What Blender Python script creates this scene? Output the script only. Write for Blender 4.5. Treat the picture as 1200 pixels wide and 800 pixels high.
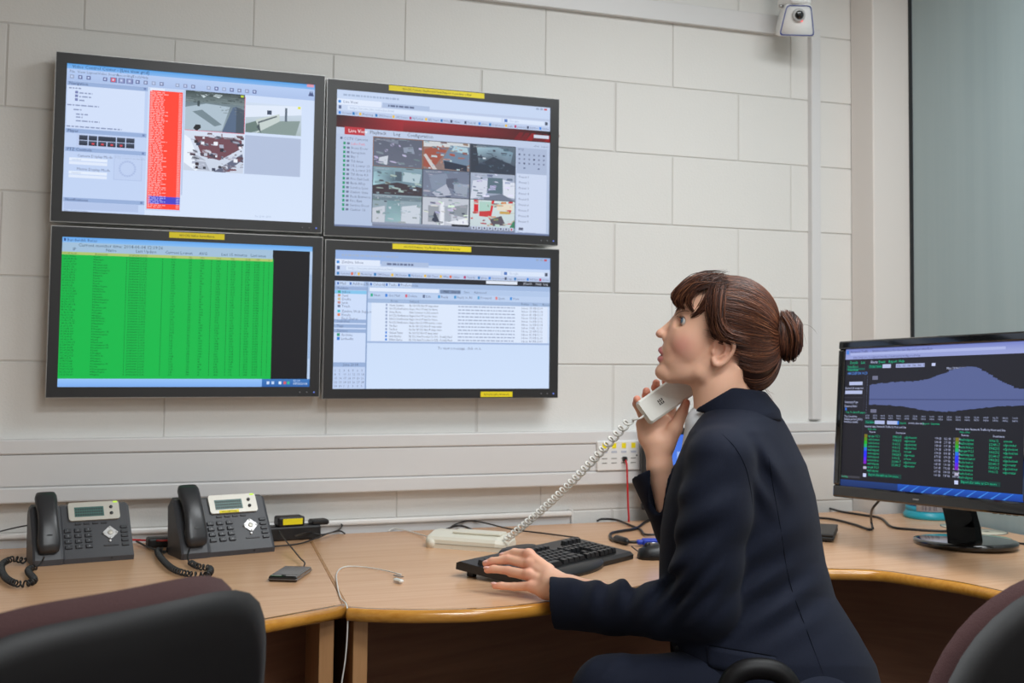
import bpy, bmesh, math, random
import numpy as np
from mathutils import Vector, Matrix
random.seed(7); rng = np.random.default_rng(7)
SC = bpy.context.scene; COL = SC.collection
for _o in list(bpy.data.objects): bpy.data.objects.remove(_o)

# ------------------------------------------------------------------ camera
FPX, YAW, PITCH, ROLL = 1440.0, 0.36743, 0.06162, 0.012
PXC, PYC = 605.86, 315.77                                       # optical centre in the 1200 x 800 frame (the photograph is a crop)
CAM = np.array([-0.09817, -3.51168, 1.26])
_fw = np.array([math.sin(YAW)*math.cos(PITCH), math.cos(YAW)*math.cos(PITCH), math.sin(PITCH)])
_r0 = np.array([math.cos(YAW), -math.sin(YAW), 0.0]); _u0 = np.cross(_r0, _fw)
_r = _r0*math.cos(ROLL)+_u0*math.sin(ROLL); _u = _u0*math.cos(ROLL)-_r0*math.sin(ROLL)
cam_data = bpy.data.cameras.new('camera'); cam = bpy.data.objects.new('camera', cam_data); COL.objects.link(cam)
cam.matrix_world = Matrix(((_r[0], _u[0], -_fw[0], CAM[0]), (_r[1], _u[1], -_fw[1], CAM[1]), (_r[2], _u[2], -_fw[2], CAM[2]), (0, 0, 0, 1)))
cam_data.sensor_width = 36.0; cam_data.lens = FPX/1200*36.0; cam_data.clip_start = 0.05; cam_data.clip_end = 60
cam_data.dof.use_dof = True; cam_data.dof.focus_distance = 2.4; cam_data.dof.aperture_fstop = 7.1
cam_data.shift_x = (600-PXC)/1200; cam_data.shift_y = (PYC-400)/1200
SC.camera = cam

# ------------------------------------------------------------------ world, lamps, exposure
world = bpy.data.worlds.new('world'); SC.world = world; world.use_nodes = True
world.node_tree.nodes['Background'].inputs[0].default_value = (0.55, 0.6, 0.65, 1)
world.node_tree.nodes['Background'].inputs[1].default_value = 0.15
SC.view_settings.view_transform = 'Standard'; SC.view_settings.look = 'None'
SC.view_settings.exposure = 0.0; SC.view_settings.gamma = 1.0; SC.view_settings.use_curve_mapping = False
CEIL = 2.78
LAMPS = [(1.75, -1.45, 1.2, 0.6, 29.0), (0.9, -3.0, 1.2, 0.6, 43.0), (0.9, -4.6, 1.2, 0.6, 42.0)]   # ceiling luminaires: x, y, sx, sy, watts
for (lx, ly, sx, sy, w) in LAMPS:
    ld = bpy.data.lights.new('ceiling_lamp_light', 'AREA'); ld.shape = 'RECTANGLE'; ld.size = sx; ld.size_y = sy
    ld.energy = w; ld.color = (0.925, 0.975, 1.0)
    lo = bpy.data.objects.new('ceiling_lamp_light', ld); COL.objects.link(lo); lo.location = (lx, ly, CEIL-0.075)

# ------------------------------------------------------------------ points from the surveyed photograph
def ray(x, y): return _fw+_r*(x-PXC)/FPX+_u*(PYC-y)/FPX
def onz(x, y, z):
    d = ray(x, y); return CAM+d*(z-CAM[2])/d[2]
def ony(x, y, Y):
    d = ray(x, y); return CAM+d*(Y-CAM[1])/d[1]
def onx(x, y, X):
    d = ray(x, y); return CAM+d*(X-CAM[0])/d[0]
def at(x, y, dep): return CAM+ray(x, y)*dep

# ------------------------------------------------------------------ materials
def srgb(r, g, b):
    f = lambda c: (c/255/12.92 if c/255 <= 0.04045 else ((c/255+0.055)/1.055)**2.4)
    return (f(r), f(g), f(b), 1.0)
MATS = {}
def mat(name, col, rough=0.5, metal=0.0, spec=0.5, bump=None, grain=None, coat=0.0, sheen=0.0, emit=None, trans=0.0, sss=0.0, var=None):
    """bump=(scale, strength, distance)   grain=(scale_xyz, colour2, low, high)   var=(scale, amount)"""
    if name in MATS: return MATS[name]
    m = bpy.data.materials.new(name); m.use_nodes = True; nt = m.node_tree; N = nt.nodes; L = nt.links
    b = N['Principled BSDF']; c4 = col if len(col) == 4 else (*col, 1)
    b.inputs['Base Color'].default_value = c4; b.inputs['Roughness'].default_value = rough
    b.inputs['Metallic'].default_value = metal; b.inputs['Specular IOR Level'].default_value = spec
    b.inputs['Coat Weight'].default_value = coat; b.inputs['Sheen Weight'].default_value = sheen
    b.inputs['Transmission Weight'].default_value = trans
    if sss: b.inputs['Subsurface Weight'].default_value = sss; b.inputs['Subsurface Radius'].default_value = (0.6, 0.25, 0.12); b.inputs['Subsurface Scale'].default_value = 0.008
    if emit: b.inputs['Emission Color'].default_value = (*emit[0][:3], 1); b.inputs['Emission Strength'].default_value = emit[1]
    tc = N.new('ShaderNodeTexCoord')
    if grain:
        mp = N.new('ShaderNodeMapping'); mp.inputs['Scale'].default_value = grain[0]; L.new(tc.outputs['Object'], mp.inputs['Vector'])
        nz = N.new('ShaderNodeTexNoise'); nz.inputs['Scale'].default_value = 1.0; nz.inputs['Detail'].default_value = 5; nz.inputs['Roughness'].default_value = 0.6
        L.new(mp.outputs[0], nz.inputs['Vector'])
        rp = N.new('ShaderNodeValToRGB'); rp.color_ramp.elements[0].position = grain[2]; rp.color_ramp.elements[1].position = grain[3]
        rp.color_ramp.elements[0].color = grain[1]; rp.color_ramp.elements[1].color = c4
        L.new(nz.outputs['Fac'], rp.inputs['Fac']); L.new(rp.outputs['Color'], b.inputs['Base Color'])
    if var:
        nz = N.new('ShaderNodeTexNoise'); nz.inputs['Scale'].default_value = var[0]; nz.inputs['Detail'].default_value = 4
        L.new(tc.outputs['Object'], nz.inputs['Vector'])
        mx = N.new('ShaderNodeHueSaturation'); mx.inputs['Color'].default_value = c4
        mr = N.new('ShaderNodeMapRange'); mr.inputs['From Min'].default_value = 0.3; mr.inputs['From Max'].default_value = 0.7
        mr.inputs['To Min'].default_value = 1-var[1]; mr.inputs['To Max'].default_value = 1+var[1]
        L.new(nz.outputs['Fac'], mr.inputs['Value']); L.new(mr.outputs[0], mx.inputs['Value']); L.new(mx.outputs['Color'], b.inputs['Base Color'])
    if bump:
        nz = N.new('ShaderNodeTexNoise'); nz.inputs['Scale'].default_value = bump[0]; nz.inputs['Detail'].default_value = 4
        L.new(tc.outputs['Object'], nz.inputs['Vector'])
        bp = N.new('ShaderNodeBump'); bp.inputs['Strength'].default_value = bump[1]; bp.inputs['Distance'].default_value = bump[2]
        L.new(nz.outputs['Fac'], bp.inputs['Height']); L.new(bp.outputs['Normal'], b.inputs['Normal'])
    MATS[name] = m; return m
def attr_mat(name, rough=0.5, emit=0.0, sss=0.0, spec=0.5, bump=None):
    if name in MATS: return MATS[name]
    m = mat(name, (0.02, 0.02, 0.02), rough, spec=spec, sss=sss, bump=bump); nt = m.node_tree; b = nt.nodes['Principled BSDF']
    a = nt.nodes.new('ShaderNodeAttribute'); a.attribute_name = 'Col'
    if emit:
        nt.links.new(a.outputs['Color'], b.inputs['Emission Color']); b.inputs['Emission Strength'].default_value = emit
    else: nt.links.new(a.outputs['Color'], b.inputs['Base Color'])
    return m

# ------------------------------------------------------------------ mesh helpers
def link(o, parent=None, label=None, cat=None, group=None, kind=None):
    COL.objects.link(o)
    if parent is not None: o.parent = parent
    if label: o['label'] = label
    if cat: o['category'] = cat
    if group: o['group'] = group
    if kind: o['kind'] = kind
    return o
def empty(name, loc, label, cat, group=None, rotz=0.0, kind=None):
    o = bpy.data.objects.new(name, None); o.empty_display_size = 0.05; o.location = loc; o.rotation_euler = (0, 0, rotz)
    return link(o, None, label, cat, group, kind)
class MB:
    """collects shapes into one mesh"""
    def __init__(s): s.v = []; s.f = []; s.sm = []
    def raw(s, v, f, M=None, smooth=False):
        n = len(s.v)
        for p in v:
            p = Vector(p)
            if M is not None: p = M @ p
            s.v.append(tuple(p))
        for q in f: s.f.append(tuple(i+n for i in q)); s.sm.append(smooth)
        return s
    def box(s, c, d, bev=0.0, M=None, seg=1):
        x, y, z = [k/2 for k in d]
        bm = bmesh.new(); bmesh.ops.create_cube(bm, size=1.0)
        for v in bm.verts: v.co = Vector((v.co.x*d[0], v.co.y*d[1], v.co.z*d[2]))
        if bev: bmesh.ops.bevel(bm, geom=list(bm.edges), offset=min(bev, 0.49*min(d)), segments=seg, affect='EDGES', profile=0.5)
        bm.verts.index_update()
        v = [tuple(p.co+Vector(c)) for p in bm.verts]; f = [[q.index for q in k.verts] for k in bm.faces]; bm.free()
        return s.raw(v, f, M)
    def prism(s, poly, h0, h1, axis='z', M=None, smooth=False):
        n = len(poly)
        mk = {'z': lambda a, b, h: (a, b, h), 'x': lambda a, b, h: (h, a, b), 'y': lambda a, b, h: (a, h, b)}[axis]
        v = [mk(a, b, h0) for a, b in poly]+[mk(a, b, h1) for a, b in poly]
        f = [tuple(range(n))[::-1], tuple(range(n, 2*n))]+[(i, (i+1) % n, n+(i+1) % n, n+i) for i in range(n)]
        return s.raw(v, f, M, smooth)
    def lathe(s, prof, n=24, M=None, smooth=True):
        v = []; f = []
        for r, z in prof:
            for k in range(n): a = 2*math.pi*k/n; v.append((r*math.cos(a), r*math.sin(a), z))
        for j in range(len(prof)-1):
            for k in range(n): f.append((j*n+k, j*n+(k+1) % n, (j+1)*n+(k+1) % n, (j+1)*n+k))
        f.append(tuple(range(n))[::-1]); f.append(tuple(range((len(prof)-1)*n, len(prof)*n)))
        return s.raw(v, f, M, smooth)
    def loft(s, rings, cap=True, M=None, smooth=True, closed=True):
        n = len(rings[0]); v = [p for r in rings for p in r]; f = []
        for j in range(len(rings)-1):
            for k in range(n if closed else n-1): f.append((j*n+k, j*n+(k+1) % n, (j+1)*n+(k+1) % n, (j+1)*n+k))
        if cap: f.append(tuple(range(n))[::-1]); f.append(tuple(range((len(rings)-1)*n, len(rings)*n)))
        return s.raw(v, f, M, smooth)
    def tube(s, pts, r, n=8, M=None, smooth=True):
        P = np.array(pts, float); m = len(P)
        rr = r if hasattr(r, '__len__') else [r]*m
        T = np.gradient(P, axis=0); T /= np.linalg.norm(T, axis=1)[:, None]+1e-12
        nrm = np.cross(T[0], [0.13, 0.21, 0.97]); nrm /= np.linalg.norm(nrm)
        rings = []
        for i in range(m):
            nrm = nrm-T[i]*(nrm@T[i]); nrm /= np.linalg.norm(nrm)+1e-12
            b = np.cross(T[i], nrm)
            rings.append([tuple(P[i]+rr[i]*(nrm*math.cos(2*math.pi*k/n)+b*math.sin(2*math.pi*k/n))) for k in range(n)])
        return s.loft(rings, True, M, smooth)
    def build(s, name, m, parent=None, label=None, cat=None, group=None, kind=None, M=None, fix=True):
        me = bpy.data.meshes.new(name); me.from_pydata(s.v, [], s.f); me.update()
        if fix:
            bm = bmesh.new(); bm.from_mesh(me); bmesh.ops.recalc_face_normals(bm, faces=bm.faces); bm.to_mesh(me); bm.free()
        for p, k in zip(me.polygons, s.sm): p.use_smooth = k
        me.materials.append(m)
        o = bpy.data.objects.new(name, me)
        if M is not None: o.matrix_local = M
        return link(o, parent, label, cat, group, kind)
def smooth_path(pts, n=60):
    """Catmull-Rom through the points"""
    P = np.array(pts, float); P = np.vstack([2*P[0]-P[1], P, 2*P[-1]-P[-2]]); out = []
    segs = len(P)-3; per = max(2, n//segs)
    for i in range(segs):
        a, b, c, d = P[i:i+4]
        for t in np.linspace(0, 1, per, endpoint=False):
            out.append(0.5*((2*b)+(-a+c)*t+(2*a-5*b+4*c-d)*t*t+(-a+3*b-3*c+d)*t**3))
    out.append(P[-2]); return np.array(out)
def coil(path, R, r, turns, n=6, per=14):
    P = smooth_path(path, 200) if len(path) < 60 else np.array(path)
    L = np.r_[0, np.cumsum(np.linalg.norm(np.diff(P, axis=0), axis=1))]; m = int(turns*per)
    t = np.linspace(0, L[-1], m); Q = np.stack([np.interp(t, L, P[:, k]) for k in range(3)], -1)
    T = np.gradient(Q, axis=0); T /= np.linalg.norm(T, axis=1)[:, None]; nrm = np.cross(T[0], [0.3, 0.2, 0.9]); out = []
    for i in range(m):
        nrm = nrm-T[i]*(nrm@T[i]); nrm /= np.linalg.norm(nrm); b = np.cross(T[i], nrm); a = 2*math.pi*i/per
        out.append(Q[i]+R*(nrm*math.cos(a)+b*math.sin(a)))
    return out
def frame(origin, xdir, zdir=(0, 0, 1)):
    """matrix with local x along xdir, local z close to zdir"""
    x = Vector(xdir).normalized(); z = Vector(zdir); y = z.cross(x).normalized(); z = x.cross(y)
    return Matrix(((x.x, y.x, z.x, origin[0]), (x.y, y.y, z.y, origin[1]), (x.z, y.z, z.z, origin[2]), (0, 0, 0, 1)))
_txt_cache = {}
def text_mesh(body, size, align='LEFT', spacing=1.0, line=1.0):
    key = (body, size, align, spacing, line)
    if key in _txt_cache: return _txt_cache[key]
    c = bpy.data.curves.new('t', 'FONT'); c.body = body; c.size = size; c.align_x = align; c.resolution_u = 1; c.space_character = spacing; c.space_line = line
    o = bpy.data.objects.new('t', c); COL.objects.link(o)
    dg = bpy.context.evaluated_depsgraph_get(); me = o.evaluated_get(dg).to_mesh()
    v = [tuple(p.co) for p in me.vertices]; f = [tuple(p.vertices) for p in me.polygons]
    o.evaluated_get(dg).to_mesh_clear(); bpy.data.objects.remove(o); bpy.data.curves.remove(c)
    _txt_cache[key] = (v, f); return v, f
class Screen:
    """flat picture of a display: coloured quads, polygons and lettering in one mesh; u to the right, v DOWN, both in metres"""
    def __init__(s, w, h): s.w = w; s.h = h; s.v = []; s.f = []; s.c = []; s.z = 0.0; s.L = 0.00012
    def poly(s, pts, cols):
        n = len(s.v); s.z += s.L*0.02
        if not isinstance(cols, list): cols = [cols]*len(pts)
        for p in pts: s.v.append((p[0]-s.w/2, s.h/2-p[1], s.z))
        s.f.append(tuple(range(n, n+len(pts)))); s.c += cols
    def rect(s, u0, v0, u1, v1, c, c2=None):
        c2 = c2 or c; u0, u1 = min(u0, 1), min(u1, 1)
        if u1-u0 < 1e-4: return
        s.poly([(u0*s.w, v0*s.h), (u0*s.w, v1*s.h), (u1*s.w, v1*s.h), (u1*s.w, v0*s.h)], [c, c2, c2, c])
    def text(s, u, v, h, body, c, align='LEFT', line=1.0, sx=1.0):
        tv, tf = text_mesh(body, 1.0, align, 1.0, line); n = len(s.v); s.z += s.L*0.02; H = h*s.h*1.4
        for p in tv: s.v.append((u*s.w-s.w/2+p[0]*H*sx, s.h/2-v*s.h+p[1]*H-H*0.7, s.z))
        lim = s.w/2-0.001
        for q in tf:
            if all(abs(s.v[i+n][0]) < lim for i in q): s.f.append(tuple(i+n for i in q))      # print stops at the edge of the display
        s.c += [c]*len(tv)
    def build(s, name, m, parent, M, label=None):
        me = bpy.data.meshes.new(name); me.from_pydata(s.v, [], s.f); me.update()
        a = me.color_attributes.new('Col', 'FLOAT_COLOR', 'POINT'); a.data.foreach_set('color', np.array(s.c, np.float32).ravel())
        me.materials.append(m); o = bpy.data.objects.new(name, me); o.matrix_local = M; return link(o, parent, label)
# ------------------------------------------------------------------ surfaces
M_wall = mat('painted_block', srgb(226, 224, 220), 0.62, bump=(170, 0.28, 0.002), var=(1.3, 0.02))
M_joint = mat('painted_joint', srgb(214, 211, 207), 0.7, bump=(120, 0.3, 0.002))
M_trunk = mat('white_pvc', srgb(220, 219, 219), 0.38)
M_pier = mat('painted_pier', srgb(225, 219, 214), 0.5, bump=(60, 0.08, 0.002))
M_white = mat('white_gloss', srgb(232, 231, 229), 0.3)
M_wood = mat('beech_laminate', srgb(226, 181, 143), 0.27, grain=((2.2, 55, 55), srgb(214, 166, 126), 0.3, 0.68), spec=0.5)
M_edge = mat('honey_edge', srgb(205, 146, 62), 0.2, grain=((6, 90, 90), srgb(184, 122, 44), 0.3, 0.7), coat=0.5)
M_pan = mat('brown_panel', srgb(156, 112, 86), 0.5, grain=((3, 3, 40), srgb(132, 92, 70), 0.3, 0.7))
M_legw = mat('beech_edge', srgb(190, 142, 96), 0.45, grain=((50, 50, 4), srgb(170, 122, 78), 0.3, 0.7))
M_black = mat('black_plastic', srgb(26, 26, 28), 0.42)
M_gloss = mat('gloss_black', srgb(10, 10, 11), 0.08, coat=0.6)
M_floor = mat('carpet_floor', srgb(98, 94, 94), 0.95, bump=(400, 0.5, 0.004))
M_ceil = mat('ceiling_tile', srgb(222, 220, 215), 0.9, bump=(90, 0.2, 0.003))
M_wall2 = mat('painted_plaster', srgb(214, 210, 204), 0.8)

# ------------------------------------------------------------------ room shell
RX, LX, FY = 2.63, -2.2, -5.6
def struct(name, mb, m, **k): return mb.build(name, m, None, kind='structure', **k)
struct('floor', MB().box(((LX+RX)/2, FY/2, -0.05), (RX-LX+0.4, -FY+0.4, 0.1)), M_floor)
struct('ceiling', MB().box(((LX+RX)/2, FY/2, CEIL+0.05), (RX-LX+0.4, -FY+0.4, 0.1)), M_ceil)
struct('wall_left', MB().box((LX-0.1, FY/2, CEIL/2), (0.2, -FY+0.4, CEIL)), M_wall2)
struct('wall_front', MB().box(((LX+RX)/2, FY-0.1, CEIL/2), (RX-LX, 0.2, CEIL)), M_wall2)
# back wall: painted concrete blocks, each its own piece
PX, PY = 2.481, 0.125                                           # the corner pier: left face and depth
wb = struct('wall_back', MB().box(((LX+RX)/2, 0.1018, CEIL/2), (RX-LX, 0.2, CEIL)), M_joint)
wb['label'] = 'white painted concrete block wall behind the screens'
JA = [ony(x, 60, 0)[0] for x in (97, 296, 474, 639, 788, 926)]; JB = [ony(x, 60, 0)[0] for x in (8, 205, 390, 564, 721, 865)]
JA = [JA[0]-1.8, JA[0]-1.35, JA[0]-0.9, JA[0]-0.45]+JA+[JA[-1]+0.45]; JB = [JB[0]-1.35, JB[0]-0.9, JB[0]-0.45]+JB+[JB[-1]+0.45]
Z0 = 0.84283+CAM[2]                                              # the joint above the screens
bm = MB().box((0, 0, 0), (1, 1, 1)); blk = {}
def block(x0, x1, z0, z1):
    x0 = max(x0, -1.3); x1 = min(x1, PX+0.0035); g = 0.0024
    if x1-x0 < 0.03: return
    key = round((x1-x0)*100), round((z1-z0)*200)
    if key not in blk:
        blk[key] = MB().box((0, 0.0035, 0), (x1-x0-2*g, 0.009, z1-z0-2*g), 0.0016, seg=2)
    if isinstance(blk[key], MB):
        o = blk[key].build('block', M_wall, wb); blk[key] = o.data
    else:
        o = bpy.data.objects.new('block', blk[key]); link(o, wb)
    o.location = ((x0+x1)/2, random.uniform(-0.0009, 0.0006), (z0+z1)/2); o.rotation_euler = (0, random.uniform(-.0008, .0008), random.uniform(-.0015, .0015))
for j in range(-3, 9):
    zt = Z0-0.225*j; zb_ = zt-0.225; zt = min(zt, CEIL-0.002)
    J = JB if j % 2 == 0 else JA
    for a, b in zip(J[:-1], J[1:]): block(a, b, zb_, zt)
# corner pier and the glazed right wall
struct('wall_right', MB().box(((PX+RX)/2+0.0, -PY/2, CEIL/2), (RX-PX, PY, CEIL), 0.004), M_pier, label='white painted pier in the corner beside the glazing')
struct('wall_right_rear', MB().box((RX+0.1, -4.3, CEIL/2), (0.2, 2.4, CEIL)), M_wall2)
M_glass = mat('tinted_glass', srgb(150, 166, 166), 0.06, spec=0.8, coat=0.3)
M_glass_streaks = mat('glass_reflection_streaks', srgb(160, 175, 177), 0.25, grain=((1, 9, 0.25), srgb(151, 167, 170), 0.35, 0.65))  # glass pane: vertical streaks of room reflection painted into its colour
win = empty('window_1', (RX, -PY, 0), 'large grey-green glazed panel behind the desktop monitor', 'window', kind='structure')
def wpart(name, mb, m, label=None): o = mb.build(name, m, win, label); o.matrix_parent_inverse = Matrix.Translation((-RX, PY, 0)); return o
wpart('gasket', MB().box((RX+0.001, -PY-0.004, 1.7), (0.008, 0.008, 2.0)), mat('gasket', srgb(40, 44, 46), 0.6))
wpart('pane', MB().box((RX+0.006, -PY-1.48, 1.38), (0.008, 2.93, 2.76)), M_glass_streaks)
wpart('frame', MB().box((RX+0.03, -PY-1.48, 1.38), (0.03, 2.95, 2.77)), M_white)
# ------------------------------------------------------------------ luminaires on the ceiling
for i, (lx, ly, sx, sy, w) in enumerate(LAMPS):
    e = empty('ceiling_light', (lx, ly, CEIL), ['rectangular ceiling luminaire above the seated person', 'rectangular ceiling luminaire above the camera', 'rectangular ceiling luminaire at the rear of the room'][i], 'ceiling light')
    MB().box((0, 0, -0.03), (sx+0.06, sy+0.06, 0.06), 0.004).build('housing', M_white, e)
    MB().box((0, 0, -0.064), (sx, sy, 0.006)).build('diffuser', mat('diffuser', (0.9, 0.9, 0.9), 0.5, emit=((1, 0.97, 0.93), 1.0)), e)

# ------------------------------------------------------------------ trunking and conduits on the back wall
def trunk_run(name, label, x0, x1, bands, depth, lips):
    e = empty(name, ((x0+x1)/2, 0, bands[-1][1]), label, 'cable trunking')
    o0 = Matrix.Translation((-(x0+x1)/2, 0, -bands[-1][1]))
    MB().box(((x0+x1)/2, -depth/2+0.0015, (bands[0][0]+bands[-1][1])/2), (x1-x0, depth-0.004, bands[0][0]-bands[-1][1]-0.004)).build('base', M_trunk, e, M=o0)
    for (zt, zb), dp in zip(bands, lips):
        MB().box(((x0+x1)/2, -depth-dp/2+0.002, (zt+zb)/2), (x1-x0, dp+0.006, zt-zb-0.0016), 0.004, seg=2).build('cover', M_trunk, e, M=o0)
    return e
trunk_run('dado_trunking', 'wide white three-compartment trunking running below the wall screens', -1.3, 1.93, [(1.001, 0.961), (0.961, 0.877), (0.877, 0.835)], 0.045, [0.004, 0.0, 0.004])
trunk_run('dado_trunking', 'short white two-compartment trunking beside the desktop monitor at the corner', 1.934, 2.48, [(1.019, 0.985), (0.985, 0.942)], 0.03, [0.002, 0.004])
def conduit(name, label, c, d):
    e = empty(name, (c[0], 0, c[2]-d[2]/2), label, 'conduit'); m = Matrix.Translation((-c[0], 0, -c[2]+d[2]/2))
    MB().box((c[0], -0.007, c[2]), (d[0], 0.014, d[2])).build('base', M_trunk, e, M=m)
    MB().box((c[0], -d[1]/2-0.006, c[2]), (d[0]+0.002 if d[0] < d[2] else d[0], d[1]-0.012, d[2]+(0.002 if d[2] < d[0] else 0)), 0.002).build('cover', M_trunk, e, M=m)
conduit('wall_conduit', 'narrow white conduit running along the top of the wall to the security camera', (1.62, 0, 2.345), (1.2, 0.025, 0.062))
conduit('wall_conduit', 'narrow white vertical conduit coming down below the security camera', (2.323, 0, 1.685), (0.034, 0.027, 1.32))
# low white pipe boxing just above the desk
e = empty('pipe_boxing', (0.33, 0, 0.688), 'low white boxed-in pipe running along the wall just above the desk', 'pipe boxing')
MB().box((0, -0.012, 0.03), (2.2, 0.024, 0.05), 0.004).build('box', M_trunk, e)
MB().box((0, -0.03, 0.062), (2.2, 0.012, 0.016), 0.005, seg=2).build('top_rail', M_white, e); MB().box((1.103, -0.015, 0.04), (0.006, 0.034, 0.066), 0.002).build('end_cap', M_white, e)

# ------------------------------------------------------------------ security camera
SCp = ony(935, 24, -0.17)
sc = empty('security_camera', tuple(SCp), 'white security camera with blue-edged face mounted at the top of the wall', 'security camera')
back = 0.17
D_cam = Vector((-0.35, -1.0, -0.32)).normalized()
def face_M(px=0, pz=0, pn=0):
    z = -D_cam; z = D_cam; x = Vector((0, 0, 1)).cross(z).normalized(); y = z.cross(x)
    return Matrix(((x.x, y.x, z.x, 0), (x.y, y.y, z.y, 0), (x.z, y.z, z.z, 0), (0, 0, 0, 1))) @ Matrix.Translation((px, pz, pn))
FM = face_M()
def trap(s, r=0.006, w0=0.043, w1=0.062, h=0.052):
    P = [(-w1*s, -h*s), (w1*s, -h*s), (w0*s, h*s), (-w0*s, h*s)]; out = []
    for i in range(4):
        a = Vector(P[i-1]); b = Vector(P[i]); c = Vector(P[(i+1) % 4]); d1 = (a-b).normalized()*r; d2 = (c-b).normalized()*r
        for t in (0, .33, .67, 1): out.append(tuple(((b+d1)*(1-t)+b*t)*(1-t)+(b*(1-t)+(b+d2)*t)*t))
    return out
mb = MB(); mb.loft([[(x, y, z) for x, y in trap(s, 0.012)] for s, z in ((0.8, -0.10), (0.98, -0.05), (1.0, -0.012), (0.98, 0.0))], True, FM); mb.build('housing', M_white, sc)
ro, ri = trap(0.93, 0.012), trap(0.875, 0.011)
mb = MB(); mb.loft([[(x, y, 0.0003) for x, y in ro], [(x, y, 0.0018) for x, y in ro], [(x, y, 0.0018) for x, y in ri], [(x, y, 0.0003) for x, y in ri]], False, FM, False); mb.build('blue_trim', mat('blue_trim', srgb(40, 62, 140), 0.4), sc, 'thin blue outline')
mb = MB().lathe([(0.021, 0), (0.021, 0.01), (0.016, 0.016), (0.013, 0.014)], 24, FM @ Matrix.Translation((0.0, 0.018, 0.0))); mb.build('lens_ring', mat('lens_ring', srgb(190, 190, 190), 0.3), sc)
mb = MB().lathe([(0.0145, 0.0155), (0.011, 0.018), (0.004, 0.0195)], 20, FM @ Matrix.Translation((0.0, 0.018, 0.0))); mb.build('lens', M_gloss, sc, 'dark glass lens')
MB().lathe([(0.003, 0.0), (0.003, 0.003), (0.001, 0.004)], 10, FM @ Matrix.Translation((0.012, 0.0, 0.002))).build('status_light', mat('red_led', (0.8, 0.02, 0.02), 0.3, emit=((1, 0.06, 0.08), 1.6)), sc, 'small lit red indicator')
MB().box((0.0, 0.02, 0.065), (0.075, 0.09, 0.03), 0.006).build('sunshield', M_white, sc)
MB().tube([(0.0, 0.03, 0.05), (0, 0.04, 0.10), (0, 0.09, 0.14), (0, back-0.004, 0.15)], 0.02, 12).build('bracket', M_white, sc)
MB().lathe([(0.035, 0), (0.035, 0.012), (0.03, 0.016)], 20, Matrix.Translation((0, back-0.001, 0.15)) @ Matrix.Rotation(math.pi/2, 4, 'X')).build('wall_plate', M_white, sc)
MB().lathe([(0.005, 0), (0.005, 0.012)], 8, Matrix.Translation((-0.05, 0.03, 0.05)) @ Matrix.Rotation(math.pi/2, 4, 'Y')).build('screw', mat('steel', srgb(170, 170, 170), 0.35, 1.0), sc)
# ------------------------------------------------------------------ wall screens
M_bez = mat('bezel_black', srgb(40, 40, 42), 0.35); M_side = mat('bezel_side_silver', srgb(205, 205, 205), 0.35, 0.6)
M_scr = attr_mat('screen_picture', 0.35, 1.0, spec=0.12); M_yel = mat('yellow_tape', srgb(246, 226, 18), 0.5)
M_ink = mat('ink', srgb(70, 66, 20), 0.6)
rs = srgb
WS, HS = 0.7165, 0.4475
def wall_screen(label, x0, z0, tilt, paint, stickers, shift=0.0):
    e = empty('wall_screen', (x0+WS/2+shift, 0.0, z0), label, 'screen', 'four wall screens')
    T = Matrix.Translation((0, -0.058, HS/2)) @ Matrix.Rotation(tilt, 4, 'X') @ Matrix.Rotation(math.pi/2, 4, 'X')      # local x right, y up, z toward the room
    b = 0.027; W2, H2 = WS/2, HS/2
    MB().box((0, 0, -0.006), (WS-0.02, HS-0.02, 0.03)).build('back_shell', M_black, e, M=T)
    MB().box((0, -0.03, -0.035), (0.2, 0.2, 0.04)).build('wall_mount', M_black, e, M=T)
    mb = MB()
    for (cx, cy, sx, sy) in ((0, H2-b/2, WS, b), (0, -H2+b/2, WS, b), (-W2+b/2, 0, b, HS-2*b), (W2-b/2, 0, b, HS-2*b)): mb.box((cx, cy, 0.011), (sx, sy, 0.022))
    mb.build('bezel', M_bez, e, M=T)
    t = 0.0016; mb = MB()
    for (cx, cy, sx, sy) in ((0, H2+t/2, WS+2*t, t), (0, -H2-t/2, WS+2*t, t), (-W2-t/2, 0, t, HS), (W2+t/2, 0, t, HS)): mb.box((cx, cy, -0.004), (sx, sy, 0.046))
    mb.build('edge_trim', M_side, e, 'thin silver edge', M=T)
    s = Screen(WS-2*b, HS-2*b); paint(s); s.build('display', M_scr, e, T @ Matrix.Translation((0, 0, 0.016)), 'lit display')
    for (u0, u1, top, txt) in stickers:
        cy = H2-0.0105 if top else -H2+0.0105
        st = MB().box(((u0+u1)/2*WS-W2, cy, 0.0226), ((u1-u0)*WS, 0.0155, 0.0006)).build('sticker', M_yel, e, 'yellow label strip', M=T)
        tv, tf = text_mesh(txt, 1.0, 'CENTER'); k = 0.0085; wd = max(p[0] for p in tv)-min(p[0] for p in tv); kx = min(k, (u1-u0)*WS*0.92/wd)
        MB().raw([((u0+u1)/2*WS-W2+p[0]*kx, cy+p[1]*k-0.003, 0.0231) for p in tv], tf).build('lettering', M_ink, st, fix=False)
    for k in range(3): MB().lathe([(0.0022, 0), (0.0022, 0.002), (0.001, 0.0028)], 8, Matrix.Translation((W2-0.055+0.02*k, -H2+0.012, 0.022))).build('button', mat('button_grey', srgb(120, 120, 125), 0.4) if k < 2 else mat('power_led', srgb(90, 110, 190), 0.4, emit=((0.2, 0.3, 1), 0.5)), e, M=T)
    return e
LB = rs(190, 208, 238); LB2 = rs(205, 220, 244); WHT = rs(222, 232, 250); GRY = rs(160, 178, 208); TX = rs(96, 108, 142)
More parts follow.
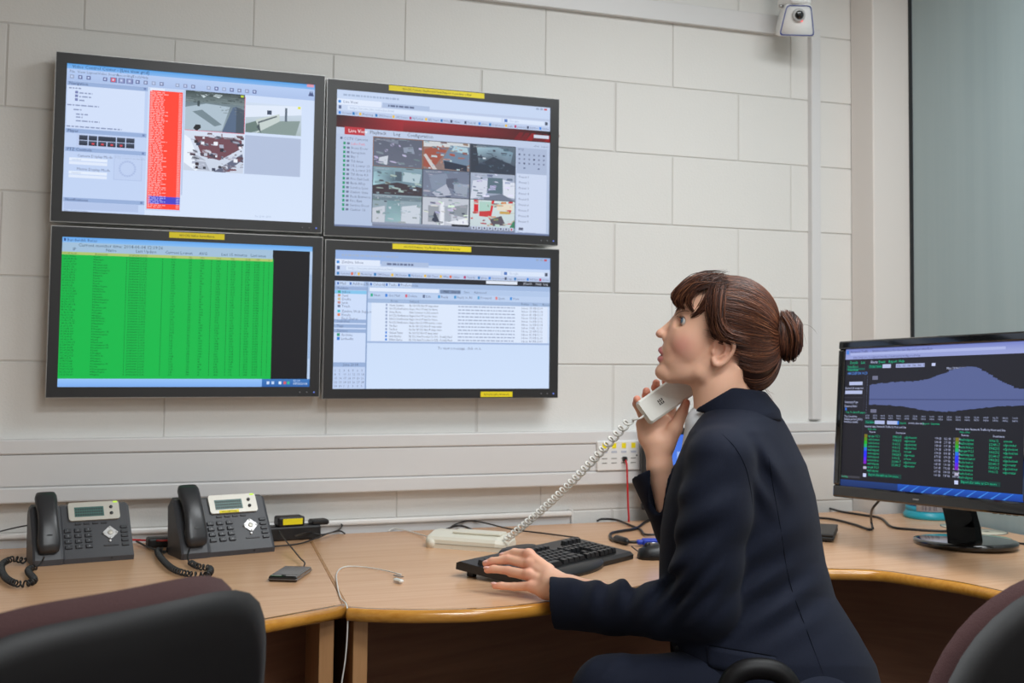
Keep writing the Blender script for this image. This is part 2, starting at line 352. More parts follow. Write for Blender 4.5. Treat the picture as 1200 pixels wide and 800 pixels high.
def dashes(s, u, v, w, h, c, n=None):
    """a line of unreadably small print"""
    x = u; k = 0
    while x < u+w-0.002:
        l = random.uniform(0.006, 0.022); s.rect(x, v, min(x+l, u+w), v+h, c); x += l+0.004
def scene_poly(s, u0, v0, u1, v1, base, polys):
    s.rect(u0, v0, u1, v1, base[0], base[1])
    for pts, c in polys: s.poly([((u0+(u1-u0)*a)*s.w, (v0+(v1-v0)*b)*s.h) for a, b in pts], c)
def texture(s, u0, v0, u1, v1, cols, n):
    for k in range(n):
        a, b = random.uniform(0, .97), random.uniform(0, .95); d, e_ = random.uniform(.02, .16), random.uniform(.015, .09); c = random.choice(cols); c2 = random.choice(cols); f = random.uniform(-.05, .05)
        P = [(a, b), (a+f*.5, min(1, b+e_)), (min(1, a+d), min(1, b+e_+f*.4)), (min(1, a+d*.9), b)]
        s.poly([((u0+(u1-u0)*min(1, max(0, x)))*s.w, (v0+(v1-v0)*min(1, max(0, y)))*s.h) for x, y in P], [c, c2, c, c2])
def q(a, b, c, d): return [(a, b), (a, d), (c, d), (c, b)]
def paint_cctv(s):
    s.rect(0, 0, 1, 1, rs(206, 221, 247), rs(214, 228, 250))
    s.rect(0, 0, 1, 0.035, rs(88, 160, 228), rs(130, 180, 236)); s.text(0.02, 0.006, 0.022, 'Video Control Center - [Live view grid]', rs(40, 70, 120))
    s.rect(0, 0.035, 1, 0.115, rs(180, 202, 240), rs(170, 192, 232))
    for i, w in enumerate(['File', 'View', 'Layout', 'Video Source', 'Recordings', 'Tools', 'Help']): s.text(0.01+(0, .03, .065, .108, .18, .24, .275)[i], 0.042, 0.018, w, TX)
    for i in range(24):
        u = 0.012+i*0.0315; c = random.choice([rs(96, 108, 160), rs(120, 130, 170), rs(150, 165, 200), rs(140, 150, 190)])
        if i in (5, 6, 7): s.rect(u-0.004, 0.07, u+0.022, 0.105, rs(110, 120, 170)); c = rs(220, 90, 110) if i == 5 else rs(150, 160, 205)
        if i not in (3, 12, 16): s.rect(u, 0.074, u+0.016, 0.1, c); s.rect(u+0.004, 0.08, u+0.011, 0.093, rs(196, 210, 240))
    # left column
    s.rect(0, 0.115, 0.315, 1, rs(188, 206, 240), rs(194, 212, 244))
    for v, t in ((0.118, 'Navigation'), (0.44, 'Player'), (0.565, 'PTZ Controls'), (0.905, 'Notifications')): s.rect(0.003, v, 0.313, v+0.028, rs(150, 174, 216)); s.text(0.01, v+0.003, 0.02, t, rs(40, 54, 100)); s.rect(0.297, v+0.006, 0.306, v+0.02, rs(110, 130, 180))
    s.rect(0.004, 0.147, 0.302, 0.435, rs(208, 222, 248))
    for i, (u, v, w) in enumerate([(0.01, 0.16, .05), (0.05, 0.19, .05), (0.05, 0.215, .045), (0.05, 0.24, .02), (0.006, 0.275, .12), (0.03, 0.305, .03), (0.04, 0.335, .05), (0.04, 0.355, .025), (0.04, 0.38, .09), (0.006, 0.42, .21)]): dashes(s, u, v, w, 0.009, rs(140, 154, 190))
    for i in range(3): s.rect(0.034, 0.182+0.025*i, 0.045, 0.2+0.025*i, rs(120, 130, 180))
    s.rect(0.045, 0.475, 0.27, 0.56, rs(186, 202, 236))
    for r in range(2):
        for k in range(6):
            if r == 0 and k in (2, 3):
                if k == 2: s.rect(0.055+2*0.036, 0.48, 0.055+4*0.036-0.004, 0.512, rs(58, 68, 88), rs(34, 42, 60))
                continue
            u = 0.055+k*0.036; s.rect(u, 0.48+r*0.036, u+0.032, 0.512+r*0.036, rs(70, 80, 100), rs(30, 36, 54))
            if r == 1 and 1 <= k <= 4: s.rect(u+0.012, 0.524+0.004, u+0.022, 0.54, rs(210, 70, 80))
    for v, t in ((0.61, 'Camera Display Mode'), (0.7, 'Matrix Display Mode')): s.text(0.05, v, 0.018, t, TX); s.rect(0.02, v+0.025, 0.165, v+0.045, rs(226, 236, 252)); s.rect(0.02, v+0.05, 0.165, v+0.07, rs(222, 232, 250)); s.text(0.03, v+0.03, 0.012, 'standard', GRY)
    s.rect(0.19, 0.6, 0.3, 0.77, rs(178, 196, 232)); s.rect(0.193, 0.605, 0.297, 0.765, rs(190, 207, 240)); s.text(0.195, 0.61, 0.015, 'PTZ control on mobile', GRY)
    for k in range(20): a = k*math.pi/10; s.rect(0.243+0.03*math.cos(a)-0.004, 0.69+0.05*math.sin(a)-0.006, 0.243+0.03*math.cos(a)+0.004, 0.69+0.05*math.sin(a)+0.006, rs(172, 190, 228))
    s.rect(0.006, 0.935, 0.29, 0.985, rs(178, 196, 232)); s.text(0.006, 0.988, 0.012, 'Video Control Center', TX)
    # alarm list
    s.rect(0.318, 0.118, 0.34+0.115, 0.965, rs(196, 212, 240)); s.rect(0.322, 0.12, 0.38, 0.14, WHT)
    s.rect(0.33, 0.135, 0.452, 0.955, rs(255, 66, 48)); s.rect(0.322, 0.868, 0.452, 0.918, rs(70, 66, 200)); s.rect(0.322, 0.14, 0.333, 0.955, rs(255, 84, 72))
    for i in range(66):
        v = 0.145+i*0.0122; c = rs(255, 170, 170) if not 0.862 < v < 0.915 else rs(170, 170, 240)
        dashes(s, 0.325, v, 0.05+random.choice([0, 0.005, 0.006, .02]), 0.0062, c); s.rect(0.437, v, 0.449, v+0.006, c)
    # live pictures
    scene_poly(s, 0.463, 0.115, 0.705, 0.395, (rs(86, 104, 112), rs(150, 168, 180)), [
        (q(0, 0, 1, .28), [rs(52, 66, 66), rs(110, 126, 130), rs(120, 136, 140), rs(52, 60, 62)]), ([(0, .42), (.35, .3), (.75, .34), (.62, .95), (0, 1)], rs(172, 190, 204)), ([(.12, .52), (.28, .46), (.62, .8), (.5, .86)], rs(116, 134, 144)),
        ([(.62, 1), (.84, .32), (1, .4), (1, 1)], rs(70, 84, 100)), ([(.62, 1), (.8, .34), (.86, .34), (.86, 1)], rs(84, 104, 132)), ([(.24, .08), (.4, .06), (.3, .16)], rs(206, 220, 226)), ([(.46, .1), (.5, .05), (.62, .06), (.56, .14)], rs(200, 214, 220)), (q(.2, .24, .24, .38), rs(60, 74, 80)), ([(.14, .94), (.18, .84), (.26, .84), (.27, .92), (.2, 1)], rs(28, 34, 40)), (q(.93, .02, .98, .09), rs(190, 210, 60))])
    texture(s, 0.463, 0.115, 0.705, 0.2, [rs(60, 74, 76), rs(96, 112, 116), rs(44, 54, 56), rs(130, 146, 150)], 60); texture(s, 0.6, 0.2, 0.705, 0.26, [rs(50, 62, 66), rs(80, 92, 98), rs(120, 132, 138)], 30)
    scene_poly(s, 0.71, 0.165, 0.945, 0.38, (rs(206, 220, 240), rs(170, 186, 190)), [([(0, .1), (1, 0), (1, .3), (0, .5)], rs(222, 232, 248)), ([(.18, .55), (.6, .32), (.62, .7), (.2, 1)], rs(196, 208, 206)), ([(.2, 1), (.62, .55), (.98, .5), (.9, 1)], rs(134, 152, 150)), ([(0, .72), (.18, .6), (.26, .9), (.1, 1), (0, 1)], rs(104, 124, 120)), (q(.38, .22, .46, .36), rs(58, 72, 96)), (q(.7, .1, .74, .55), rs(90, 104, 120)), ([(.2, .8), (.24, .65), (.28, 1)], rs(70, 84, 90)), ([(.22, .62), (.55, .38), (.56, .42), (.22, .68)], rs(90, 102, 110)), (q(.93, .02, .98, .1), rs(220, 224, 60))])
    scene_poly(s, 0.463, 0.398, 0.705, 0.675, (rs(212, 222, 240), rs(200, 210, 228)), [([(.16, .12), (.96, .1), (.98, .35), (.6, .7), (.3, .62)], rs(112, 72, 84)), ([(0, .1), (.1, .2), (.3, .9), (.2, 1), (0, .8)], rs(232, 240, 252)), ([(.15, .55), (.34, .7), (.44, .98), (.22, .95)], rs(170, 178, 196)), ([(.5, 1), (.98, .5), (1, .65), (.7, 1)], rs(98, 104, 128))])
    texture(s, 0.463, 0.4, 0.705, 0.675, [rs(60, 60, 76), rs(210, 218, 234), rs(120, 84, 94), rs(170, 176, 196), rs(90, 70, 84)], 60)
    for k in range(22):
        a, b = random.uniform(.12, .95), random.uniform(.1, .95); d = random.uniform(.02, .07); c = random.choice([rs(40, 44, 60), rs(52, 40, 50), rs(228, 236, 248), rs(190, 196, 212), rs(60, 66, 90), rs(236, 240, 250)])
        scene_poly(s, 0.463+0.242*a, 0.398+0.277*b, 0.463+0.242*min(1, a+d), 0.398+0.277*min(1, b+d*1.3), (c, c), [])
    s.rect(0.71, 0.4, 0.945, 0.675, rs(176, 190, 218)); s.rect(0.455, 0.118, 0.461, 0.85, rs(184, 200, 232))
    s.rect(0.705, 0.13, 0.707, 0.395, rs(230, 70, 90)); s.rect(0.463, 0.392, 0.705, 0.395, rs(230, 90, 110))
    s.rect(0.965, 0.0, 0.995, 0.02, rs(220, 150, 170)); s.poly([(0.972*s.w, .085*s.h), (.98*s.w, .045*s.h), (.984*s.w, .07*s.h), (.988*s.w, .045*s.h), (.996*s.w, .085*s.h)], rs(70, 84, 130)); s.text(0.76, 0.965, 0.013, 'Fri 12:19  2014', GRY)
def browser_top(s, c1, tab):
    s.rect(0, 0, 1, 0.09, c1, c1); dashes(s, 0.03, 0.028, 0.25, 0.014, GRY)
    for i in range(3): s.rect(0.93+0.02*i, 0.01, 0.944+0.02*i, 0.024, [rs(150, 166, 196)]*1 and (rs(196, 80, 90) if i == 2 else rs(150, 166, 196)))
    s.rect(0, 0.065, 0.2, 0.11, WHT); s.text(0.03, 0.075, 0.02, tab, TX); s.rect(0.008, 0.076, 0.02, 0.096, rs(60, 140, 220)); s.rect(0.205, 0.07, 0.42, 0.105, rs(172, 190, 222)); dashes(s, 0.23, 0.082, 0.12, 0.014, TX)
    s.rect(0, 0.108, 1, 0.15, rs(200, 214, 240)); s.rect(0.05, 0.113, 0.76, 0.143, rs(216, 228, 248)); s.text(0.06, 0.118, 0.018, 'https://secure.site.net/index.html', GRY); s.rect(0.77, 0.113, 0.97, 0.143, rs(216, 228, 248)); s.rect(0.775, 0.117, 0.79, 0.14, rs(80, 120, 190)); s.text(0.8, 0.118, 0.018, 'Google', GRY)
    s.rect(0.01, 0.115, 0.022, 0.14, rs(90, 104, 140)); s.rect(0.975, 0.115, 0.988, 0.14, rs(70, 80, 100))
    s.rect(0, 0.15, 1, 0.185, rs(186, 202, 232))
    u = 0.01
    for i, w in enumerate(['Customer', 'IT', 'Monitoring', 'CRM Devices', 'CMS Devices', 'My Devices', 'RED Travel', 'WPlay', 'Utilities', 'Track All', 'iphone', 'Dropbox.com', 'Login', 'password', 'Add Note', 'Identity Set']):
        c = random.choice([rs(230, 190, 70), rs(50, 130, 220), rs(60, 70, 100), rs(30, 120, 190), rs(220, 110, 80), rs(180, 60, 110)]); s.rect(u, 0.158, u+0.01, 0.178, c); s.text(u+0.014, 0.16, 0.016, w, TX, sx=0.8); u += 0.019+0.0053*len(w)
def paint_live(s):
    s.rect(0, 0, 1, 1, rs(186, 200, 228), rs(178, 194, 222)); browser_top(s, rs(196, 212, 240), 'Live View')
    s.poly([(0, .186*s.h), (0, .275*s.h), (.3*s.w, .275*s.h), (.3*s.w, .186*s.h)], [rs(44, 28, 32), rs(70, 30, 36), rs(150, 34, 46), rs(160, 40, 50)])
    s.poly([(.3*s.w, .186*s.h), (.3*s.w, .275*s.h), (s.w, .275*s.h), (s.w, .186*s.h)], [rs(160, 40, 50), rs(120, 34, 42), rs(40, 24, 28), rs(30, 24, 30)])
    for i in range(7): s.poly([((.82+.03*i)*s.w, .27*s.h), ((.85+.03*i)*s.w, .21*s.h), ((.87+.03*i)*s.w, .21*s.h), ((.85+.03*i)*s.w, .27*s.h)], rs(96+random.randint(0, 50), 24, 34))
    s.rect(0.92, 0.22, 0.995, 0.245, rs(206, 214, 232))
    s.rect(0, 0.275, 1, 0.325, rs(188, 202, 228)); s.rect(0.038, 0.268, 0.128, 0.325, rs(186, 50, 62)); s.text(0.055, 0.282, 0.026, 'Live View', rs(250, 250, 255))
    for u, w in ((0.15, 'Playback'), (0.256, 'Log'), (0.318, 'Configuration')): s.text(u, 0.283, 0.026, w, rs(70, 76, 100))
    s.text(0.92, 0.3, 0.014, 'admin   Logout', TX)
    s.text(0.035, 0.345, 0.02, 'CCTV Cameras', TX); s.rect(0.02, 0.345, 0.03, 0.362, TX)
    for i, n in enumerate(['Lake Path', 'Front Door', 'Reception', 'Bar 1', 'Till Area', 'UL Lower 13', 'UL Lower 2/3', 'Till Area 4.3', 'Fire Exit Left', 'Back Alley', 'Service Lane', 'Station Gate', 'Back Entrance', 'Fire Exit', 'Service Door', 'Cashier 16']):
        v = 0.38+i*0.0322; s.rect(0.034, v, 0.044, v+0.02, rs(30, 150, 110)); s.rect(0.05, v+0.002, 0.062, v+0.018, rs(110, 120, 150)); s.text(0.068, v, 0.019, n, rs(226, 110, 130) if i == 0 else TX)
    G = [(0.168, 0.39), (0.395, 0.61), (0.617, 0.83)]; V = [(0.33, 0.54), (0.545, 0.745), (0.75, 0.955)]
    s.rect(0.165, 0.325, 0.833, 0.96, rs(70, 76, 90)); s.rect(0.166, 0.327, 0.393, 0.542, rs(170, 110, 60))
    pics = [((rs(92, 98, 116), rs(100, 106, 124)), [([(.1, .9), (.12, .7), (.3, .62), (.28, .95)], rs(200, 206, 218)), ([(.6, .3), (.8, .25), (.84, .5), (.62, .48)], rs(140, 150, 170)), ([(.2, .1), (.5, .05), (.5, .2)], rs(120, 128, 146))]),
        ((rs(150, 110, 100), rs(140, 120, 116)), [([(0, 0), (1, 0), (1, .14), (0, .2)], rs(206, 210, 214)), ([(.02, .3), (.3, .15), (.5, .3), (.2, 1), (.0, .9)], rs(158, 84, 70)), ([(.0, .5), (.05, .45), (.3, 1), (.2, 1)], rs(200, 196, 196)), ([(.42, .6), (.58, .1), (1, .12), (1, .75), (.75, 1), (.44, .8)], rs(110, 132, 156)), ([(.6, .3), (.66, .12), (.95, .15), (.98, .38)], rs(170, 200, 214)), ([(.44, .66), (.95, .8), (.95, 1), (.46, .95)], rs(46, 54, 72))]),
        ((rs(96, 112, 128), rs(70, 84, 100)), [([(.1, .1), (.6, .05), (.95, .2), (.9, .6), (.4, .5), (.15, .6)], [rs(160, 190, 205), rs(140, 168, 186), rs(120, 150, 170), rs(110, 128, 146), rs(80, 92, 106), rs(90, 104, 118)]), ([(0, 0), (.12, 0), (.2, 1), (0, 1)], rs(52, 60, 74)), ([(.1, .8), (.5, .4), (1, .7), (1, 1), (.1, 1)], rs(52, 62, 78))]),
        ((rs(130, 158, 172), rs(100, 124, 140)), [([(0, .7), (.5, .55), (1, .7), (1, 1), (0, 1)], rs(66, 58, 66)), ([(.02, .2), (.4, .1), (.45, .5), (.0, .7)], [rs(150, 186, 200), rs(120, 150, 160), rs(84, 100, 114), rs(170, 210, 220)]), ([(.62, .15), (.98, .2), (.94, .55), (.6, .5)], rs(176, 196, 206)), (q(.45, .15, .58, .5), rs(80, 96, 110))]),
        ((rs(112, 122, 144), rs(120, 128, 150)), [([(.12, .2), (.5, .1), (.6, .5), (.2, .8)], rs(130, 142, 164)), ([(.5, .3), (.74, .25), (.7, .7), (.5, .6)], rs(92, 98, 118)), ([(.2, .85), (.5, .5), (.62, .9), (.3, 1)], rs(176, 182, 200)), ([(.66, .4), (.98, .5), (.95, .95), (.68, .9)], rs(150, 160, 178))]),
        ((rs(164, 176, 198), rs(150, 160, 182)), [(q(.38, .15, .72, .75), rs(90, 112, 126)), ([(.05, .3), (.38, .2), (.36, .85), (.0, 1)], rs(206, 212, 228)), ([(.72, .2), (1, .3), (1, .9), (.74, .85)], rs(216, 222, 236)), ([(.3, .9), (.7, .75), (1, 1), (.3, 1)], rs(110, 120, 140))]),
        ((rs(140, 160, 172), rs(150, 166, 180)), [([(.3, .2), (.56, .15), (.58, .95), (.26, .95)], [rs(120, 150, 160), rs(110, 140, 150), rs(150, 184, 190), rs(140, 176, 184)]), ([(.0, .5), (.25, .4), (.25, 1), (0, 1)], rs(196, 202, 214)), ([(.6, .4), (.98, .3), (.96, 1), (.58, 1)], rs(200, 208, 220)), (q(0, .05, 1, .2), rs(110, 128, 140))]),
        ((rs(190, 196, 208), rs(196, 200, 212)), [(q(.12, .3, .35, .9), rs(150, 156, 166)), ([(.2, .85), (.26, .5), (.4, 1)], rs(60, 66, 84)), (q(.38, .15, .46, 1), rs(226, 230, 238)), (q(.48, .3, .62, .85), rs(160, 168, 180)), ([(.66, .3), (.98, .2), (.96, .7), (.66, .6)], rs(140, 148, 158)), ([(.5, .9), (.95, .7), (1, 1)], rs(228, 232, 240))]),
        ((rs(206, 222, 224), rs(196, 210, 216)), [(q(.08, .0, .18, .5), rs(206, 40, 50)), ([(.2, .05), (.48, .05), (.46, .5), (.2, .52)], rs(170, 206, 196)), ([(.2, .42), (.46, .38), (.44, .62), (.2, .6)], rs(196, 60, 64)), ([(.48, .0), (.54, 0), (.46, .7), (.42, .7)], rs(210, 40, 50)), (q(.6, .1, .95, .35), rs(226, 216, 196)), ([(.44, .7), (.7, .55), (.8, .9), (.5, .95)], rs(90, 84, 96)), (q(.66, .38, .9, .48), rs(196, 160, 90)), ([(.88, 1), (.98, .7), (1, .7), (1, 1)], rs(60, 130, 100))])]
    for i, (b, p) in enumerate(pics): scene_poly(s, G[i % 3][0], V[i//3][0], G[i % 3][1], V[i//3][1], b, p)
    for i, (b, p) in enumerate(pics):
        cols = [c for _, c in p if isinstance(c, tuple)]+[b[0], b[1]]; texture(s, G[i % 3][0], V[i//3][0], G[i % 3][1], V[i//3][1], [tuple(v*random.uniform(.8, 1.15) for v in c[:3])+(1,) for c in cols], 34)
        s.text(G[i % 3][0]+.01, V[i//3][0]+.008, .013, '2014-06-04 12:19', rs(190, 196, 206), sx=.8)
    for k in range(24):
        i = random.randrange(9); u0, u1 = G[i % 3]; v0, v1 = V[i//3]; a, b = random.random()*.92, .15+random.random()*.8; d = random.uniform(.02, .08)
        c = random.choice([rs(60, 68, 84), rs(200, 210, 222), rs(110, 120, 138), rs(150, 160, 176)]) if i != 8 else random.choice([rs(200, 50, 56), rs(70, 80, 100), rs(210, 180, 110), rs(230, 236, 240), rs(70, 150, 160)])
        s.rect(u0+(u1-u0)*a, v0+(v1-v0)*b, u0+(u1-u0)*min(1, a+d), v0+(v1-v0)*min(1, b+d*.8), c)
    s.rect(0.168, 0.956, 0.832, 0.985, rs(150, 160, 184), rs(110, 118, 140)); s.rect(0.53, 0.945, 0.61, 0.962, rs(40, 44, 54))
    for i in range(8): s.rect(0.624+0.026*i, 0.95, 0.643+0.026*i, 0.975, rs(190, 200, 222)); s.rect(0.63+0.026*i, 0.957, 0.637+0.026*i, 0.97, rs(200, 40, 50) if i == 7 else rs(60, 66, 84))
    s.rect(0.838, 0.33, 0.985, 0.53, rs(170, 184, 212)); s.text(0.845, 0.335, 0.018, 'PTZ', TX)
    for r in range(3):
        for c in range(6): s.rect(0.846+0.024*c, 0.375+0.034*r, 0.854+0.024*c, 0.388+0.034*r, rs(60, 66, 96) if (c*3+r) % 5 == 0 else rs(120, 130, 160))
    s.rect(0.87, 0.48, 0.88, 0.49, TX); s.rect(0.94, 0.48, 0.95, 0.49, TX); s.rect(0.838, 0.53, 0.985, 0.98, rs(202, 214, 238))
    for i in range(9): s.text(0.848, 0.545+0.043*i, 0.018, 'Preset %d' % (i+1), TX)
    s.rect(0.85, 0.945, 0.872, 0.965, rs(90, 96, 120)); s.text(0.845, 0.975, 0.015, 'Video parameters', TX); s.rect(0, 0.986, 1, 1, rs(110, 124, 160))
GRN = rs(2, 182, 72); GTX = rs(0, 74, 30)
def paint_green(s):
    s.rect(0, 0, 1, 1, rs(14, 14, 22)); s.rect(0, 0, 1, 0.035, rs(100, 166, 236), rs(132, 186, 240)); s.text(0.018, 0.008, 0.02, 'Bandwidth Rates', rs(50, 80, 140)); s.rect(0.006, 0.008, 0.013, 0.026, rs(40, 70, 140))
    s.rect(0, 0.035, 0.833, 0.1, rs(160, 190, 216)); s.text(0.06, 0.039, 0.022, 'Current monitor time: 2014-06-04 12:19:26', rs(50, 70, 100)); s.rect(0, 0.072, 0.833, 0.102, rs(160, 190, 216))
    for u, w in ((0.04, 'IP'), (0.165, 'Name'), (0.28, 'Last Update'), (0.395, 'Current'), (0.455, 'Lowest'), (0.53, 'AVG'), (0.62, 'Last 15 minutes'), (0.74, 'Last issue')): s.text(u, 0.068, 0.02, w, rs(50, 70, 100))
    s.rect(0, 0.1, 0.836, 0.945, GRN); s.rect(0, 0.098, 0.833, 0.117, rs(178, 196, 110))
    rows = 46; lh = 0.827/rows
    cols = [(0.004, lambda: '%d.%d.%d.%d' % tuple(random.randint(1, 254) for _ in range(4))), (0.125, lambda: random.choice(['Manchester', 'Brighton', 'Maidstone', 'Wolverhampton', 'Leicester', 'Derby', 'Milton Keynes', 'Southampton, UK', 'Bournemouth', 'Leeds', 'Westgate', 'NORTH Stn'])), (0.255, lambda: '2014/06/04 12:%02d:%02d' % (random.randint(10, 19), random.randint(0, 59))), (0.42, lambda: '%.2f' % random.uniform(0, 20)), (0.49, lambda: '%03d' % random.randint(10, 999)), (0.535, lambda: random.choice(['0K', '1000'])), (0.6, lambda: '%.2f' % random.uniform(0, 20)), (0.66, lambda: '%.2f' % random.uniform(0, 20)), (0.72, lambda: '%.2f' % random.uniform(1, 40)), (0.762, lambda: '17%02d' % random.randint(0, 99)), (0.815, lambda: str(random.randint(1, 9)))]
    for u, fn in cols:
        for r in range(rows): s.text(u, 0.102+r*lh, 0.0128, fn(), GTX, sx=0.8)
    for u in (0.12, 0.245, 0.385, 0.58, 0.645, 0.705, 0.757, 0.795):
        for r in range(1, rows): s.rect(u, 0.104+r*lh, u+0.0025, 0.112+r*lh, GTX)
    s.rect(0.989, 0.035, 1, 0.945, rs(184, 206, 236)); s.rect(0.991, 0.2, 0.998, 0.8, rs(150, 180, 220))
    s.rect(0, 0.945, 0.8, 1, rs(150, 196, 250), rs(124, 172, 238)); s.rect(0.8, 0.945, 1, 1, rs(60, 120, 190), rs(40, 96, 170)); s.text(0.93, 0.95, 0.016, '12:19\n04/06/2014', rs(220, 236, 255), 'LEFT', 0.9)
    for i, u in enumerate((0.82, 0.84, 0.87, 0.89, 0.905)): s.rect(u, 0.962, u+0.011, 0.982, [rs(200, 220, 250), rs(190, 214, 246), rs(220, 236, 255), rs(210, 90, 100), rs(60, 180, 150)][i])
def paint_mail(s):
    s.rect(0, 0, 1, 1, rs(196, 214, 244), rs(206, 224, 250)); browser_top(s, rs(150, 178, 226), 'Zimbra: Inbox')
    s.rect(0, 0.185, 1, 0.222, rs(34, 36, 46)); s.rect(0.69, 0.188, 0.84, 0.212, rs(222, 230, 244)); s.text(0.87, 0.192, 0.018, 'JNorth', rs(200, 206, 220)); s.text(0.93, 0.192, 0.018, 'Help  Log Off', rs(210, 216, 230))
    s.rect(0, 0.222, 1, 0.26, rs(160, 184, 222))
    for u, w in ((0.02, 'Mail'), (0.075, 'Address Book'), (0.165, 'Calendar'), (0.235, 'Tasks'), (0.29, 'Preferences')): s.rect(u-0.012, 0.224, u+0.055, 0.256, rs(196, 214, 242)); s.rect(u-0.008, 0.231, u, 0.25, rs(60, 110, 190)); s.text(u+0.004, 0.23, 0.02, w, TX)
    s.rect(0, 0.26, 0.142, 1, rs(204, 220, 248)); s.rect(0.142, 0.26, 0.148, 1, rs(140, 164, 204))
    for v, t in ((0.262, 'Folders'), (0.5, 'Searches'), (0.535, 'Tags'), (0.57, 'Zimlets')): s.rect(0, v, 0.142, v+0.026, rs(150, 174, 214)); s.text(0.014, v+0.003, 0.019, t, TX)
    s.rect(0, 0.29, 0.142, 0.315, rs(132, 196, 236))
    for i, t in enumerate(['Inbox', 'Sent', 'Drafts', 'Junk', 'Trash', 'Zimbra Web Support', 'Emails', 'Find Shares']): v = 0.292+i*0.026+(0.01 if i > 4 else 0); s.rect(0.016, v, 0.028, v+0.018, [rs(40, 160, 140), rs(200, 150, 130), rs(200, 180, 140), rs(190, 140, 140), rs(110, 120, 150), rs(40, 190, 210), rs(220, 130, 90), rs(196, 214, 244)][i]); s.text(0.034, v, 0.019, t, TX)
    s.rect(0.016, 0.6, 0.028, 0.622, rs(30, 150, 120)); s.text(0.034, 0.602, 0.019, 'Archive', TX); s.rect(0.016, 0.628, 0.028, 0.65, rs(40, 120, 210)); s.text(0.034, 0.63, 0.019, 'LinkedIn', TX)
    s.rect(0, 0.81, 0.142, 1, rs(190, 208, 240)); s.rect(0, 0.81, 0.142, 0.842, rs(150, 174, 214)); s.text(0.045, 0.816, 0.02, 'June 2014', TX)
    for r in range(5):
        for c in range(7): s.text(0.008+0.0195*c, 0.86+0.028*r, 0.016, str((r*7+c) % 30+1), rs(90, 104, 140))
    # list
    s.rect(0.148, 0.262, 1, 0.3, rs(176, 198, 232)); s.rect(0.155, 0.265, 0.47, 0.292, rs(222, 232, 250)); s.rect(0.475, 0.267, 0.57, 0.295, rs(120, 140, 174)); s.text(0.49, 0.27, 0.018, 'Mail   Search', rs(40, 50, 70)); s.text(0.585, 0.27, 0.018, 'Save     Advanced', TX)
    s.rect(0.148, 0.3, 1, 0.345, rs(186, 206, 238)); u = 0.16
    for i, w in enumerate(['New', 'Get Mail', 'Delete', 'Edit', 'Reply', 'Reply to All', 'Forward', 'Spam', 'View']): s.rect(u, 0.308, u+0.01, 0.33, [rs(40, 170, 140), rs(60, 130, 220), rs(210, 100, 120), TX, rs(70, 150, 210), rs(70, 150, 210), rs(90, 160, 210), rs(220, 130, 130), rs(60, 140, 220)][i]); s.text(u+0.014, 0.31, 0.018, w, TX); u += 0.05+0.005*len(w)
    s.rect(0.148, 0.345, 1, 0.375, rs(160, 184, 220)); s.text(0.25, 0.35, 0.018, 'From', TX); s.text(0.335, 0.35, 0.018, 'Subject', TX); s.text(0.86, 0.35, 0.018, 'Folder    Size      Received', TX)
    s.rect(0.165, 0.375, 0.99, 0.655, rs(218, 230, 250))
    names = ['Henry Summers', 'NOC02 Notifications', 'Helen Morris', 'NOC02 Notifications', 'NOC02 Notifications', 'NOC02 Notifications', 'Tim Best', 'Tim Best', 'Graham Tasker', 'Sarah Bradley', 'William Barnes']
    subj = ['Re: NOC02 Alert IP range status', 'Nagios Host UP alert for device', 'New Customer on DSL network', 'Nagios Host UP alert for device', 'Nagios Host UP alert for device', 'Nagios Host DOWN alert for router', 'Re: Re: NOC02 Alert IP range status', 'Re: Fw: NOC02 Alert IP range status', 'Re: NOC02 Alert IP range status', 'RE: DSL New Procedure for DSL - Possibly Fixed', 'RE: DSL New Procedure for DSL - Possibly Fixed']
    for i in range(11):
        v = 0.381+i*0.0252; s.text(0.245, v, 0.0165, names[i], rs(70, 82, 116), sx=0.72); s.text(0.335, v, 0.0165, subj[i], rs(70, 82, 116), sx=0.72); dashes(s, 0.56, v+0.004, 0.27, 0.008, rs(150, 164, 194)); s.text(0.862, v, 0.0165, 'Inbox', TX); s.text(0.9, v, 0.0165, '%d KB' % random.randint(2, 90), TX); s.text(0.935, v, 0.0165, '12:%02d' % (19-i), TX); s.rect(0.228, v, 0.236, v+0.016, rs(60, 130, 220) if i > 7 else rs(150, 166, 200))
    s.rect(0.148, 0.655, 1, 0.668, rs(160, 182, 220)); s.text(0.57, 0.69, 0.02, 'To view a message, click on it.', TX, 'CENTER')
wall_screen('wall screen with a red alarm list beside three camera pictures', -0.088, 1.572, 0.012, paint_cctv, [])
wall_screen('wall screen with nine camera pictures under a dark red banner', 0.638, 1.5655, 0.0, paint_live, [(0.25, 0.66, True, 'NOC02 Primary: Dashboard/TeamSupport Secondary: e-Mail')])
wall_screen('wall screen filled with a green table beside a black strip', -0.0845, 1.1105, 0.006, paint_green, [(0.415, 0.62, True, 'NOC02 Video Surveillance')])
wall_screen('wall screen showing a pale blue mail inbox list', 0.643, 1.1045, 0.0, paint_mail, [(0.27, 0.605, True, 'NOC02 Primary: Vue/Break Secondary: Ticketing'), (0.655, 0.795, False, 'NOC02 Infra Network')])
